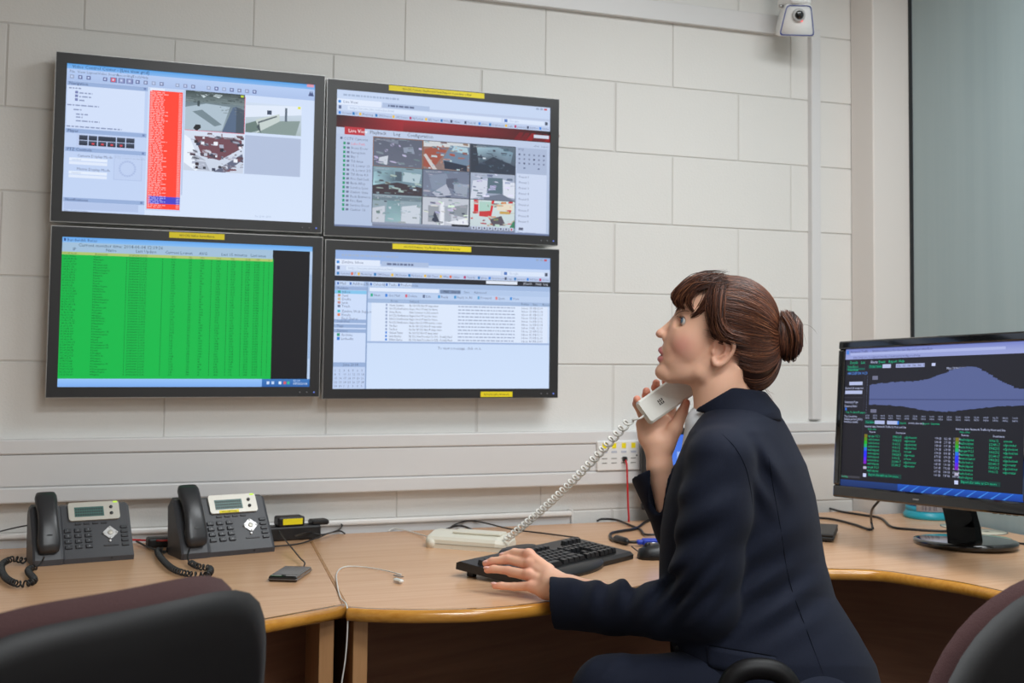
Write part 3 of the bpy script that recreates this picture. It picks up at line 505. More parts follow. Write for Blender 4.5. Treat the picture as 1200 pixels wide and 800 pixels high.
# ------------------------------------------------------------------ desks
DZ = 0.722; DT = 0.026
def v2(p): return (float(p[0]), float(p[1]))
def desk_top(name, e, outline, front, m=None):
    o = MB().prism(outline, DZ-DT, DZ).build(name, M_wood, e)
    o.matrix_parent_inverse = Matrix.Translation(-e.location); return o
def edge_sweep(e, path, r=0.0135, name='edge_band'):
    """half-round lipping along a front edge (path in plan, room side on the right)"""
    P = np.array(path, float); T = np.gradient(P, axis=0); T /= np.linalg.norm(T, axis=1)[:, None]; rings = []
    for p, t in zip(P, T):
        n = np.array([t[1], -t[0]])
        rings.append([(p[0]+n[0]*a, p[1]+n[1]*a, DZ-DT/2+b) for a, b in [(-0.004, DT/2+0.0004)]+[(0.006+math.cos(k)*r*0.8, math.sin(k)*(DT/2+0.0004)) for k in np.linspace(math.pi/2, -math.pi/2, 9)]+[(-0.004, -DT/2-0.0004)]])
    o = MB().loft(rings).build(name, M_edge, e); o.matrix_parent_inverse = Matrix.Translation(-e.location); return o
def dpart(e, name, mb, m, label=None): o = mb.build(name, m, e, label); o.matrix_parent_inverse = Matrix.Translation(-e.location); return o
SB, SF = onz(363, 634, DZ), onz(403, 708, DZ)                   # the seam between the two desks, back and front
sd = (SB-SF); sd /= np.linalg.norm(sd); SB2 = SB+sd*(-0.052-SB[1])/sd[1]
LF = onz(300, 727, DZ); ld = (LF-SF); ld /= np.linalg.norm(ld); LE = SF+ld*1.75
eL = empty('desk', (-0.3, -0.8, 0), 'beech desk with honey edge carrying the two dark desk phones', 'desk')
desk_top('top', eL, [v2(SF), v2(SB2), (-1.25, -0.052), v2(LE)], None)
edge_sweep(eL, [v2(LE+(SF-LE)*t-ld*0.002) for t in np.linspace(0, 1, 8)])
g = np.array([0.006, 0, 0])
edge_o = np.array([v2(SF-g*0.2), v2(SB2-g*0.2)])
# front run of the corner desk
pts = [onz(409, 711, DZ), onz(440, 713, DZ), onz(500, 714, DZ), onz(570, 712, DZ), onz(640, 705, DZ)]
cur = smooth_path([p[:2] for p in pts]+[(1.12, -1.02), (1.36, -0.90), (1.56, -0.88), onz(970, 666, DZ)[:2], onz(1030, 668, DZ)[:2], onz(1080, 675, DZ)[:2], onz(1130, 683, DZ)[:2], onz(1182, 694, DZ)[:2], (1.95, -1.5), (1.93, -1.8), (1.93, -2.6)], 160)
mSF = np.array([pts[0][0], pts[0][1], DZ]); mSB = mSF+sd*(-0.052-mSF[1])/sd[1]
eM = empty('desk', (1.5, -0.5, 0), 'large curved beech corner desk carrying the keyboard and the desktop monitor', 'desk')
desk_top('top', eM, [v2(p) for p in cur]+[(RX-0.02, -2.6), (RX-0.02, -PY-0.02), (PX-0.02, -PY-0.02), (PX-0.02, -0.052), v2(mSB)], None)
edge_sweep(eM, cur)
gL = np.array([0.0015, 0, 0])
dpart(eM, 'side_lipping', MB().prism([v2(mSF), v2(mSB), v2(SB2+gL), v2(SF+gL)], DZ-DT, DZ-0.0006), M_legw)
# panels under the tops
def panel(e, a, b, z0, z1, th, m, name, label=None):
    a = np.array(a[:2]); b = np.array(b[:2]); d = b-a; L = np.linalg.norm(d); M = frame(((a[0]+b[0])/2, (a[1]+b[1])/2, (z0+z1)/2), (d[0], d[1], 0))
    return dpart(e, name, MB().box((0, 0, 0), (L, th, z1-z0), 0.001, M), m, label)
def dn(p, q, back): return p+(q-p)*back
lx = SF-np.array([0.045, 0.0, 0])
panel(eL, dn(SF, SB, 0.02)-np.array([0.033, 0, 0]), dn(SF, SB, 0.9)-np.array([0.033, 0, 0]), 0.0, DZ-DT, 0.03, M_legw, 'end_panel')
panel(eL, dn(SF, SB, 0.42)-np.array([0.049, 0, 0]), LE+np.array([0.2, 0.45, 0]), 0.12, DZ-DT, 0.018, M_pan, 'modesty_panel')
panel(eL, LE+np.array([0.03, 0.05, 0]), LE+np.array([0.13, 0.8, 0]), 0.0, DZ-DT, 0.03, M_legw, 'end_panel')
panel(eM, dn(mSF, mSB, 0.02)+np.array([0.028, 0.0, 0]), dn(mSF, mSB, 0.9)+np.array([0.028, 0, 0]), 0.0, DZ-DT, 0.03, M_legw, 'end_panel')
panel(eM, dn(mSF, mSB, 0.35)+np.array([0.045, 0, 0]), (1.75, -0.32), 0.05, DZ-DT, 0.018, M_pan, 'modesty_panel')
panel(eM, (1.75, -0.32), (2.3, -0.95), 0.05, DZ-DT, 0.018, M_pan, 'modesty_panel'); panel(eM, (2.3, -0.95), (2.3, -2.55), 0.05, DZ-DT, 0.018, M_pan, 'modesty_panel')
panel(eM, (1.98, -2.57), (2.58, -2.57), 0.0, DZ-DT, 0.03, M_legw, 'end_panel')

# ------------------------------------------------------------------ dark desk phones
M_ph = mat('phone_grey', srgb(62, 63, 68), 0.42, bump=(900, 0.06, 0.0005)); M_hs = mat('handset_dark', srgb(44, 44, 47), 0.33, bump=(900, 0.04, 0.0005))
M_silv = mat('phone_silver', srgb(196, 192, 182), 0.35, 0.25); M_key = mat('phone_key', srgb(46, 47, 52), 0.4); M_keyp = mat('key_print', srgb(150, 152, 158), 0.5)
M_lcd = mat('lcd', srgb(62, 92, 88), 0.25, emit=((0.05, 0.12, 0.11), 0.35)); M_lcdt = mat('lcd_text', srgb(30, 48, 46), 0.5); M_nav = mat('nav_silver', srgb(205, 205, 205), 0.3, 0.4)
M_led = mat('green_led', srgb(190, 230, 30), 0.4, emit=((0.5, 0.85, 0.05), 0.5))
def desk_phone(pl, pr_, label, coil_pts, sticker):
    a, b = onz(*pl, DZ), onz(*pr_, DZ); d = b-a; d[2] = 0
    F = frame(((a[0]+b[0])/2, (a[1]+b[1])/2, DZ), d); W = np.linalg.norm(d); k = W/0.236
    e = empty('desk_phone', (0, 0, 0), label, 'telephone', 'dark desk phones'); e.matrix_world = F @ Matrix.Scale(k, 4)
    # side profile of the wedge (y back, z up)
    prof = [(0.0, 0.0), (-0.002, 0.012), (0.008, 0.026), (0.078, 0.128), (0.092, 0.13), (0.105, 0.118), (0.095, 0.0)]
    x0, x1 = -0.048, 0.118
    mb = MB(); rings = []
    for x, s in ((x0, 0.985), (x0+0.004, 1.0), (x1-0.006, 1.0), (x1, 0.965)): rings.append([(x, 0.05+(y-0.05)*s, max(0, z*s)) for y, z in prof])
    mb.loft(rings, True, None, False); mb.build('body', M_ph, e)
    # face frame: origin on the sloping face, s to the right, t up the slope
    fo = Vector((0, 0.008, 0.026)); fd = Vector((0, 0.070, 0.102)).normalized(); FL = Vector((0, 0.07, 0.102)).length
    FMx = frame((0, fo.y, fo.z), (1, 0, 0), Vector((1, 0, 0)).cross(fd))
    def on(s, t): return FMx @ Matrix.Translation((s, t, 0))
    # cradle and handset
    hx = -0.083
    mb = MB(); cp = [(-0.004, 0.0), (-0.006, 0.014), (0.004, 0.034), (0.070, 0.132), (0.085, 0.136), (0.105, 0.118), (0.095, 0.0)]
    mb.loft([[(x, 0.05+(y-0.05)*s, max(0, z*s)) for y, z in cp] for x, s in ((-0.118, 0.95), (-0.113, 1.0), (-0.055, 1.0), (-0.049, 0.96))], True, None, False); mb.build('cradle', M_ph, e)
    hs = []
    for t, w, th, lift in ((-0.006, 0.014, 0.010, 0.004), (-0.003, 0.022, 0.02, 0.008), (0.010, 0.0255, 0.026, 0.010), (0.028, 0.026, 0.026, 0.014), (0.05, 0.0235, 0.021, 0.022), (0.075, 0.023, 0.02, 0.025), (0.1, 0.0235, 0.022, 0.023), (0.12, 0.0255, 0.026, 0.018), (0.137, 0.0255, 0.026, 0.015), (0.148, 0.022, 0.02, 0.013), (0.151, 0.014, 0.011, 0.011)):
        ring = []
        for kk in range(20):
            an = 2*math.pi*kk/20; cx = math.copysign(abs(math.cos(an))**0.6, math.cos(an)); sy = math.copysign(abs(math.sin(an))**0.6, math.sin(an))
            ring.append((hx+w*cx, t, 0.004+lift+th*0.5*sy+0.008))
        hs.append(ring)
    ho = MB().loft(hs, True, FMx).build('handset', M_hs, e)
    MB().box((hx, 0.03, 0.04), (0.012, 0.003, 0.001), 0, FMx).build('earpiece_slot', M_black, ho)
    # display panel
    pw = 0.122; pc = 0.032
    mb = MB(); P = []
    for (sx, sy) in ((-1, -1), (1, -1), (1, 1), (-1, 1)):
        for tt in np.linspace(0, math.pi/2, 5):
            base = {(-1, -1): math.pi, (1, -1): 1.5*math.pi, (1, 1): 0, (-1, 1): 0.5*math.pi}[(sx, sy)]; rr = 0.007
            P.append((pc+sx*(pw/2-rr)+rr*math.cos(base+tt), 0.105+sy*(0.0245-rr)+rr*math.sin(base+tt)))
    mb.prism(P, 0.0, 0.006, 'z', FMx); dp = mb.build('display_panel', M_silv, e, 'silver display surround')
    lc = MB().box((pc-0.012, 0.103, 0.0062), (0.07, 0.026, 0.001), 0, FMx).build('lcd', M_lcd, dp, 'dark green display')
    mb = MB()
    for r in range(3):
        for c in range(12): mb.box((pc-0.043+0.0055*c, 0.095+0.0075*r, 0.0069), (0.0038, 0.0045, 0.0002), 0, FMx)
    mb.build('lcd_characters', M_lcdt, dp)
    for t in (0.113, 0.096): MB().lathe([(0.0042, 0), (0.0042, 0.002), (0.003, 0.003)], 14, FMx @ Matrix.Translation((pc+0.041, t, 0.006))).build('round_button', M_hs, dp)
    MB().box((pc+0.052, 0.1265, 0.005), (0.011, 0.004, 0.005), 0.001, FMx).build('indicator', M_led, dp, 'yellow-green indicator light')
    if sticker:
        st = MB().box((pc-0.014, 0.084, 0.0063), (0.05, 0.007, 0.0004), 0, FMx).build('sticker', M_yel, dp, 'small yellow number label')
        tv, tf = text_mesh('001-24F3053', 1.0, 'CENTER'); MB().raw([(pc-0.014+p[0]*0.0072, 0.0818+p[1]*0.0065, 0.0068) for p in tv], tf, FMx).build('lettering', M_ink, st, fix=False) if False else MB().raw([(pc-0.014+p[0]*0.0072, 0.0818+p[1]*0.0065, 0.0068) for p in tv], tf, FMx).build('sticker_lettering', M_ink, dp, fix=False)
    # keys
    kb = MB().box((0, 0, 0.0015), (0.0165, 0.0098, 0.005), 0.0014, None, 2)
    kme = None
    for r in range(4):
        for c in range(3):
            if kme is None: o = kb.build('key', M_key, e); kme = o.data
            else: o = bpy.data.objects.new('key', kme); link(o, e)
            o.matrix_local = on(-0.034+c*0.024, 0.013+r*0.0145)
            tv, tf = text_mesh('*0#789456123'[r*3+c], 1.0, 'CENTER'); MB().raw([(p[0]*0.007, p[1]*0.007-0.002, 0.0042) for p in tv], tf).build('key_print', M_keyp, o, fix=False)
    sk = MB().box((0, 0, 0.001), (0.0145, 0.005, 0.003), 0.001).build('soft_key', M_key, e); sk.matrix_local = on(-0.008, 0.0735)
    for c in range(1, 4): o = bpy.data.objects.new('soft_key', sk.data); link(o, e); o.matrix_local = on(-0.008+c*0.0205, 0.0735)
    rk = MB().box((0, 0, 0.0015), (0.017, 0.0075, 0.004), 0.0014, None, 2).build('function_key', M_key, e); rk.matrix_local = on(0.1, 0.012)
    for c in range(1, 5): o = bpy.data.objects.new('function_key', rk.data); link(o, e); o.matrix_local = on(0.1, 0.012+c*0.0118)
    mb = MB(); P = []
    for kk in range(32):
        an = 2*math.pi*kk/32; r = 0.0155*(1+0.12*math.cos(4*an)); P.append((r*math.cos(an), r*0.92*math.sin(an)))
    nv = mb.prism(P, 0, 0.003, 'z', on(0.066, 0.045)).build('navigation_pad', M_nav, e, 'silver navigation pad')
    MB().lathe([(0.0062, 0.003), (0.0062, 0.0045), (0.004, 0.005)], 18, on(0.066, 0.045)).build('centre_button', M_silv, nv)
    for an in range(4): MB().lathe([(0.0028, 0.002), (0.0028, 0.0042), (0.0015, 0.0048)], 10, on(0.066+0.0155*math.cos(an*math.pi/2), 0.045+0.0145*math.sin(an*math.pi/2))).build('arrow_button', M_nav, nv)
    MB().lathe([(0.0034, 0.0), (0.0034, 0.003), (0.002, 0.0036)], 12, on(0.064, 0.024)).build('message_button', M_nav, e)
    MB().box((0, 0, 0.0005), (0.036, 0.004, 0.002), 0.001, on(0.066, 0.012)).build('volume_key', M_key, e)
    MB().box((0.064, -0.0005, 0.008), (0.004, 0.003, 0.004)).build('socket', M_black, e)
    # curly cord
    P = [onz(x, y, DZ+h) for x, y, h in coil_pts]; inv = np.array((F @ Matrix.Scale(k, 4)).inverted())
    n0 = int(len(P)); path = smooth_path(P, 160); L1 = int(len(path)*0.16); c2 = coil(path[L1:], 0.0062, 0.0019, 46, per=10)
    o = MB().tube([tuple(p) for p in path[:L1+1]]+[tuple(p) for p in c2], 0.0021, 6).build('curly_cord', M_black, e, 'black curly cord'); o.matrix_parent_inverse = Matrix(inv.tolist())
    return e
desk_phone((38, 664), (157, 655), 'dark grey desk phone without a yellow label', [(52, 652, 0.03), (46, 662, 0.012), (33, 668, 0.01), (40, 680, 0.01), (22, 684, 0.01), (6, 676, 0.011), (2, 662, 0.012), (14, 655, 0.013), (30, 657, 0.011)], False)
desk_phone((212, 656), (322, 646), 'dark grey desk phone with a yellow number label below its display', [(222, 643, 0.028), (220, 655, 0.012), (231, 663, 0.01), (246, 666, 0.01), (243, 673, 0.01), (225, 673, 0.01), (204, 667, 0.01), (190, 655, 0.011), (185, 645, 0.011), (196, 645, 0.01)], True)

# ------------------------------------------------------------------ mobile phone, cables and adapters on the desks
def thing_M(name, label, cat, M): e = empty(name, (0, 0, 0), label, cat); e.matrix_world = M; return e
A, B_, D_ = onz(316, 683, DZ), onz(348, 684, DZ), onz(333, 668, DZ)
F = frame(tuple((A+B_)/2+(D_-A)*0.5), tuple(B_-A)); F[0][3], F[1][3], F[2][3] = *((A+B_)/2+(D_-A)*0.5)[:2], DZ
y = Vector(tuple((D_-A)[:2])+(0,)); 
e = thing_M('mobile_phone', 'black mobile phone lying on the desk near the seam', 'mobile phone', frame((F[0][3], F[1][3], DZ), tuple(B_-A)))
mw, ml = 0.066, 0.13
MB().box((0, 0, 0.0068), (mw, ml, 0.0136), 0.0045, None, 3).build('case', M_gloss, e)
MB().box((0, 0, 0.006), (mw+0.0014, ml+0.0014, 0.003), 0.001, None, 1).build('metal_rim', mat('phone_rim', srgb(120, 122, 128), 0.3, 0.8), e)
MB().box((0, 0.004, 0.0138), (mw-0.009, ml-0.03, 0.0006)).build('glass', mat('phone_glass', srgb(66, 70, 76), 0.12), e, 'dull grey phone display')
MB().lathe([(0.005, 0), (0.005, 0.0007)], 16, Matrix.Translation((0, -ml/2+0.009, 0.0135))).build('home_button', M_black, e)
MB().box((0, ml/2-0.009, 0.0138), (0.014, 0.002, 0.0006)).build('earpiece', M_black, e)
def cable(name, label, pts, r, m, cat='cable', n=80, extra=None):
    P = smooth_path(pts, n); e = MB().tube(P, r, 8).build(name, m, None, label, cat); return e
def dk(x, y, h=0.0): return tuple(onz(x, y, DZ+h))
cable('charger_lead', 'thin black charging lead from the adapters to the mobile phone', [dk(327, 622, 0.03), dk(333, 631, 0.03), dk(343, 643, 0.02), dk(352, 654, 0.012), dk(357, 659, 0.012), dk(356, 664, 0.006)], 0.0018, M_black)
e = empty('power_adapters', tuple(onz(338, 632, DZ)), 'black power strip with yellow label behind the phones', 'power strip')
Fp = frame((0, 0, 0), (1, 0.12, 0))
MB().box((0.0, 0, 0.02), (0.17, 0.05, 0.038), 0.005, Fp, 2).build('housing', M_black, e); MB().box((0.0, -0.004, 0.052), (0.075, 0.045, 0.026), 0.005, Fp, 2).build('plug', M_black, e); MB().box((0.085, 0, 0.044), (0.05, 0.04, 0.014), 0.004, Fp).build('plug', M_black, e)
MB().box((0.003, -0.0265, 0.052), (0.055, 0.001, 0.016), 0, Fp).build('label', M_yel, e, 'yellow label')
e2 = MB().box((0, 0, 0), (0.105, 0.04, 0.026), 0.006, frame(tuple(onz(196, 634, DZ+0.0135)), (1, 0.1, 0)), 2).build('plug_adapter', M_black, None, 'black plug adapter lying between the two desk phones', 'adapter')
cable('black_cable', 'black cable beside the adapters ending on the desk near the wall', [dk(322, 640, 0.006), dk(350, 637, 0.006), dk(372, 630, 0.01), dk(384, 625, 0.016), dk(398, 622, 0.006), dk(404, 625, 0.005)], 0.0022, M_black)
cable('black_cable', 'short black cable looping up from the adapters', [dk(345, 628, 0.03), dk(362, 624, 0.02), dk(378, 626, 0.012), dk(396, 621, 0.015), dk(401, 616, 0.02), dk(400, 614, 0.026)], 0.002, M_black)
cable('black_cable', 'black cable between the two desk phones', [dk(160, 634, 0.01), dk(172, 640, 0.006), dk(186, 645, 0.006), dk(200, 646, 0.006), dk(212, 643, 0.006)], 0.0028, M_black)
cable('black_cable', 'thin black cable reaching the first phone along the wall', [tuple(ony(-20, 628, -0.06)), tuple(ony(10, 620, -0.06)), tuple(ony(36, 615, -0.08)), tuple(ony(60, 615, -0.2))], 0.0018, M_black)
M_red = mat('red_cable', srgb(196, 28, 38), 0.4)
cable('network_cable', 'red network cable lying between the two desk phones', [dk(150, 632, 0.012), dk(175, 633, 0.012), dk(195, 633, 0.0285), dk(214, 632, 0.012)], 0.0026, M_red)
M_wc = mat('white_cable', srgb(226, 224, 218), 0.4)
e = empty('usb_cable', dk(470, 676, 0), 'thin white charging cable hanging over the desk seam', 'cable'); inv = Matrix.Translation(-e.location)
fr = SF+np.array([-0.001, -0.028, 0])
o = MB().tube(smooth_path([dk(470, 673, 0.008), dk(450, 668, 0.004), dk(425, 664, 0.003), dk(404, 664, 0.003), dk(395, 671, 0.003), dk(395, 684, 0.004), dk(399, 700, 0.003), tuple(fr+np.array([0, 0.0, 0.004])), tuple(fr+np.array([0.002, -0.004, -0.03])), tuple(fr+np.array([0.0, -0.0, -0.1])), tuple(fr+np.array([-0.01, 0.005, -0.2])), tuple(fr+np.array([-0.02, 0.01, -0.45]))], 120), 0.0016, 6).build('lead', M_wc, e); o.matrix_parent_inverse = inv
o = MB().box((0, 0, 0), (0.012, 0.03, 0.008), 0.003, frame(dk(467, 680, 0.006), (0.9, 0.3, 0))).build('plug', M_wc, e); o.matrix_parent_inverse = inv
o = MB().box((0, 0.004, 0), (0.008, 0.03, 0.002), 0, frame(dk(468, 675, 0.006), (0.9, 0.3, 0))).build('plug_tip', mat('steel', srgb(170, 170, 170), 0.35, 1.0), e); o.matrix_parent_inverse = inv

# ------------------------------------------------------------------ white telephone base
M_cream = mat('cream_plastic', srgb(233, 228, 212), 0.4)
a, b, c = onz(498, 641, DZ), onz(592, 648, DZ), onz(516, 628, DZ)
F = frame(tuple((a+b)/2), tuple(b-a)); Lw = np.linalg.norm(b-a); wbF = F
e = thing_M('telephone_base', 'cream wall-style telephone base lying empty on the desk', 'telephone', F)
prof = [(0, 0), (0.0, 0.022), (0.006, 0.03), (0.05, 0.04), (0.09, 0.038), (0.1, 0.03), (0.1, 0.0)]
MB().loft([[(x, 0.05+(yy-0.05)*s, z*s) for yy, z in prof] for x, s in ((-Lw/2, 0.9), (-Lw/2+0.006, 1.0), (Lw/2-0.03, 1.0), (Lw/2-0.006, 0.8), (Lw/2, 0.6))], True, None, False).build('body', M_cream, e)
MB().box((0.0, 0.0, 0.012), (Lw*0.96, 0.003, 0.0015)).build('seam_line', mat('seam', srgb(170, 164, 150), 0.6), e)
MB().tube([(-Lw/2+0.016, -0.003, 0.012), (-Lw/2+0.016, 0.1, 0.012)], 0.013, 14).build('cradle_roll', M_cream, e)
MB().box((0.02, 0.055, 0.04), (Lw*0.6, 0.05, 0.006), 0.002).build('raised_panel', M_cream, e)
cable('white_lead', 'thin white lead running behind the cream telephone base', [dk(455, 622, 0.003), dk(462, 619, 0.006), dk(478, 622, 0.005), dk(492, 626, 0.005), dk(503, 629, 0.012)], 0.002, M_wc)
cable('black_cable', 'black cable curving over behind the cream telephone base', [dk(524, 622, 0.004), dk(532, 615, 0.012), dk(548, 610, 0.018), dk(566, 612, 0.014), dk(600, 620, 0.006), dk(640, 625, 0.004), dk(678, 630, 0.01)], 0.0022, M_black)
cable('black_cable', 'short black cable end poking out behind the cream telephone base', [dk(523, 620, 0.006), dk(535, 616, 0.01), dk(545, 617, 0.008), dk(556, 622, 0.004)], 0.003, M_black)

# ------------------------------------------------------------------ keyboard
M_kb = mat('keyboard_black', srgb(30, 30, 32), 0.42); M_kc = mat('keycap_black', srgb(33, 33, 36), 0.38)
FR, FLp = onz(742, 655, DZ), onz(606, 690, DZ)
kx = FR-FLp; kx /= np.linalg.norm(kx); KW, KD = 0.475, 0.195
ko = FR-kx*KW/2
KF = frame((ko[0], ko[1], DZ), tuple(kx)) @ Matrix.Rotation(math.radians(5.0), 4, 'X')
kbd = thing_M('keyboard', 'black ergonomic keyboard under the left hand', 'keyboard', KF)
hx = KW/2
MB().loft([[(x, yy, z) for yy, z in ((-0.0, 0.001), (0.0, 0.012), (0.01, 0.018), (0.06, 0.019), (KD-0.01, 0.021), (KD, 0.016), (KD, 0.001))] for x in (-hx, -hx+0.004, hx-0.004, hx)], True, None, False).build('body', M_kb, kbd)
mb = MB(); n = 24
mb.loft([[(-0.14+0.235*i/n, yy, z) for yy, z in ((-0.025*math.sin(math.pi*i/n)**0.7, 0.002), (-0.025*math.sin(math.pi*i/n)**0.7, 0.012), (0.004, 0.018+0.003*math.sin(math.pi*i/n)), (0.03, 0.021), (0.03, 0.003))] for i in range(n+1)], True, None, True); mb.build('palm_rest', M_kb, kbd)
MB().loft([[(0.0+0.075*math.cos(t)*s, KD-0.004+0.022*math.sin(t)*s, z) for t in np.linspace(0, 2*math.pi, 20, endpoint=False)] for s, z in ((1, 0.006), (1, 0.018), (0.9, 0.0225))], True).build('control_strip', M_kb, kbd)
kmesh = {}
def key(x, yy, w, d, z=0.019, h=0.0115):
    kk = (round(w, 4), round(d, 4))
    if kk not in kmesh:
        mb = MB(); 
        mb.loft([[(sx*w/2*s, sy*d/2*s+dy, zz) for sx, sy in ((-1, -1), (1, -1), (1, 1), (-1, 1))] for s, zz, dy in ((0.96, 0, 0), (0.94, 0.003, 0), (0.78, h, 0.001), (0.68, h+0.0006, 0.001))], True, None, False)
        o = mb.build('key', M_kc, kbd); kmesh[kk] = o.data
    else: o = bpy.data.objects.new('key', kmesh[kk]); link(o, kbd)
    o.location = (x, yy, z)
U = 0.0187; X0 = -hx+0.012; Y0 = 0.030
rows = [[1.25, 1.25, 1.25, 5.75, 1.25, 1.25, 1.25, 1.25], [2.25]+[1]*10+[2.25], [1.75]+[1]*11+[1.75], [1.5]+[1]*12+[1], [1]*13+[1.5]]
for r, row in enumerate(rows):
    tot = sum(row); x = X0; sc_ = 14.5/tot
    for w in row: key(x+w*sc_*U/2, Y0+r*U, w*sc_*U-0.0012, U-0.0012); x += w*sc_*U
x = X0
for k in range(15):
    key(x+U/2, Y0+5*U+0.012, U-0.002, U-0.004, 0.0195); x += U*(0.965)
    if k in (0, 4, 8): x += U*0.06
xn = X0+14.9*U
for c in range(3): key(xn+c*U+U/2, Y0+4*U, U-0.0014, U-0.0014); key(xn+c*U+U/2, Y0+3*U, U-0.0014, U-0.0014); key(xn+c*U+U/2, Y0, U-0.0014, U-0.0014)
key(xn+1.5*U, Y0+U, U-0.0014, U-0.0014)
xp = xn+3.25*U
for r in range(5):
    for c in range(4): key(xp+c*U+U/2, Y0+r*U, U-0.0014, U-0.0014)
for c in range(4): key(xp+c*U+U/2, Y0+5*U+0.012, U-0.002, U-0.004, 0.0225, 0.014)
for s in (-1, 1): MB().box((s*(hx-0.03), KD-0.025, -0.004), (0.016, 0.02, 0.022), 0.002).build('foot', M_kb, kbd)
# ------------------------------------------------------------------ mouse, video lead
M_blue = mat('blue_connector', srgb(26, 62, 190), 0.4)
mc = onz(772, 654, DZ); e = thing_M('mouse', 'black computer mouse half hidden by the jacket', 'mouse', frame((mc[0], mc[1], DZ), (0.9, -0.2, 0)))
MB().loft([[(x, w*math.cos(t), max(0.0, h*math.sin(t))) for t in np.linspace(0, 2*math.pi, 22, endpoint=False)] for x, w, h in ((-0.055, 0.01, 0.012), (-0.05, 0.024, 0.026), (-0.03, 0.031, 0.034), (0.0, 0.032, 0.038), (0.03, 0.03, 0.032), (0.05, 0.02, 0.02), (0.055, 0.008, 0.008))]).build('shell', M_black, e)
MB().lathe([(0.008, -0.003), (0.009, 0.0), (0.008, 0.003)], 14, Matrix.Translation((-0.03, 0, 0.032)) @ Matrix.Rotation(math.pi/2, 4, 'X')).build('scroll_wheel', M_kb, e)
cable('mouse_cable', 'thin black lead from behind the keyboard to the mouse', [dk(740, 640, 0.012), dk(748, 646, 0.004), dk(756, 650, 0.004), dk(764, 651, 0.012)], 0.0018, M_black)
e = empty('video_cable', dk(735, 632), 'thick black video cable with a blue connector beside the keyboard', 'cable'); inv = Matrix.Translation(-e.location)
def vp(name, mb, m, label=None): o = mb.build(name, m, e, label); o.matrix_parent_inverse = inv
vp('lead', MB().tube(smooth_path([dk(775, 604, 0.004), dk(757, 611, 0.005), dk(745, 619, 0.005), dk(728, 622, 0.005), dk(716, 625, 0.005), dk(717, 631, 0.006), dk(727, 634, 0.008), dk(738, 635, 0.01), dk(752, 635, 0.01)], 90), 0.0042, 10), M_black)
vp('ferrite', MB().tube([dk(721, 630, 0.008), dk(723, 631, 0.009), dk(733, 634, 0.0105), dk(736, 635, 0.0105)], [0.006, 0.0105, 0.0105, 0.006], 12), M_black)
cf = frame(dk(762, 635, 0.011), tuple(np.array(dk(775, 635, 0))-np.array(dk(750, 635, 0))))
vp('connector', MB().box((0.004, 0, 0), (0.05, 0.034, 0.017), 0.003, cf, 2).box((-0.028, 0, 0), (0.018, 0.02, 0.012), 0.003, cf), M_blue, 'blue video plug')
vp('thumb_screw', MB().tube([tuple(cf @ Vector((-0.012, -0.02, 0))), tuple(cf @ Vector((0.02, -0.02, 0)))], 0.003, 8), mat('steel', srgb(170, 170, 170), 0.35, 1.0))
cable('black_cable', 'black cable arching on the desk behind the video connector', [dk(700, 610, 0.004), dk(706, 608, 0.006), dk(722, 609, 0.006), dk(738, 615, 0.005), dk(750, 620, 0.005), dk(756, 626, 0.006), dk(772, 626, 0.008)], 0.0034, M_black)

# ------------------------------------------------------------------ wall data outlet with red cable
oc = ony(724.5, 533.5, -0.05)
e = empty('data_outlet', tuple(oc), 'white data outlet plate with yellow port labels on the trunking', 'outlet')
ow, oh = 0.148, 0.092
MB().box((0, 0, 0), (ow, 0.012, oh), 0.004, None, 2).build('plate', M_white, e)
for k in range(4):
    MB().box((-0.05+0.033*k, -0.0065, 0.031), (0.014, 0.001, 0.016)).build('label', M_yel, e, 'yellow port label')
    MB().box((-0.05+0.033*k, -0.006, 0.012), (0.018, 0.002, 0.006)).build('port_caption', mat('grey_print', srgb(186, 190, 204), 0.5), e)
    mb = MB(); mb.box((-0.05+0.033*k, -0.0062, -0.008), (0.018, 0.002, 0.0022)).box((-0.05+0.033*k, -0.0062, -0.022), (0.018, 0.002, 0.0022)); mb.build('shutter_line', mat('shutter', srgb(120, 118, 114), 0.6), e)
MB().lathe([(0.0025, 0), (0.0025, 0.001)], 10, Matrix.Translation((0.06, -0.006, 0.0)) @ Matrix.Rotation(math.pi/2, 4, 'X')).build('screw', M_black, e)
MB().box((0.017, -0.012, -0.01), (0.013, 0.014, 0.014), 0.002).build('plug', M_black, e)
cable('network_cable', 'red network cable hanging from the wall outlet', [tuple(oc+np.array(p)) for p in ((0.017, -0.016, -0.012), (0.018, -0.024, -0.03), (0.02, -0.025, -0.09), (0.024, -0.022, -0.15), (0.028, -0.018, -0.21), (0.029, 0.02, -0.262))], 0.0031, M_red)
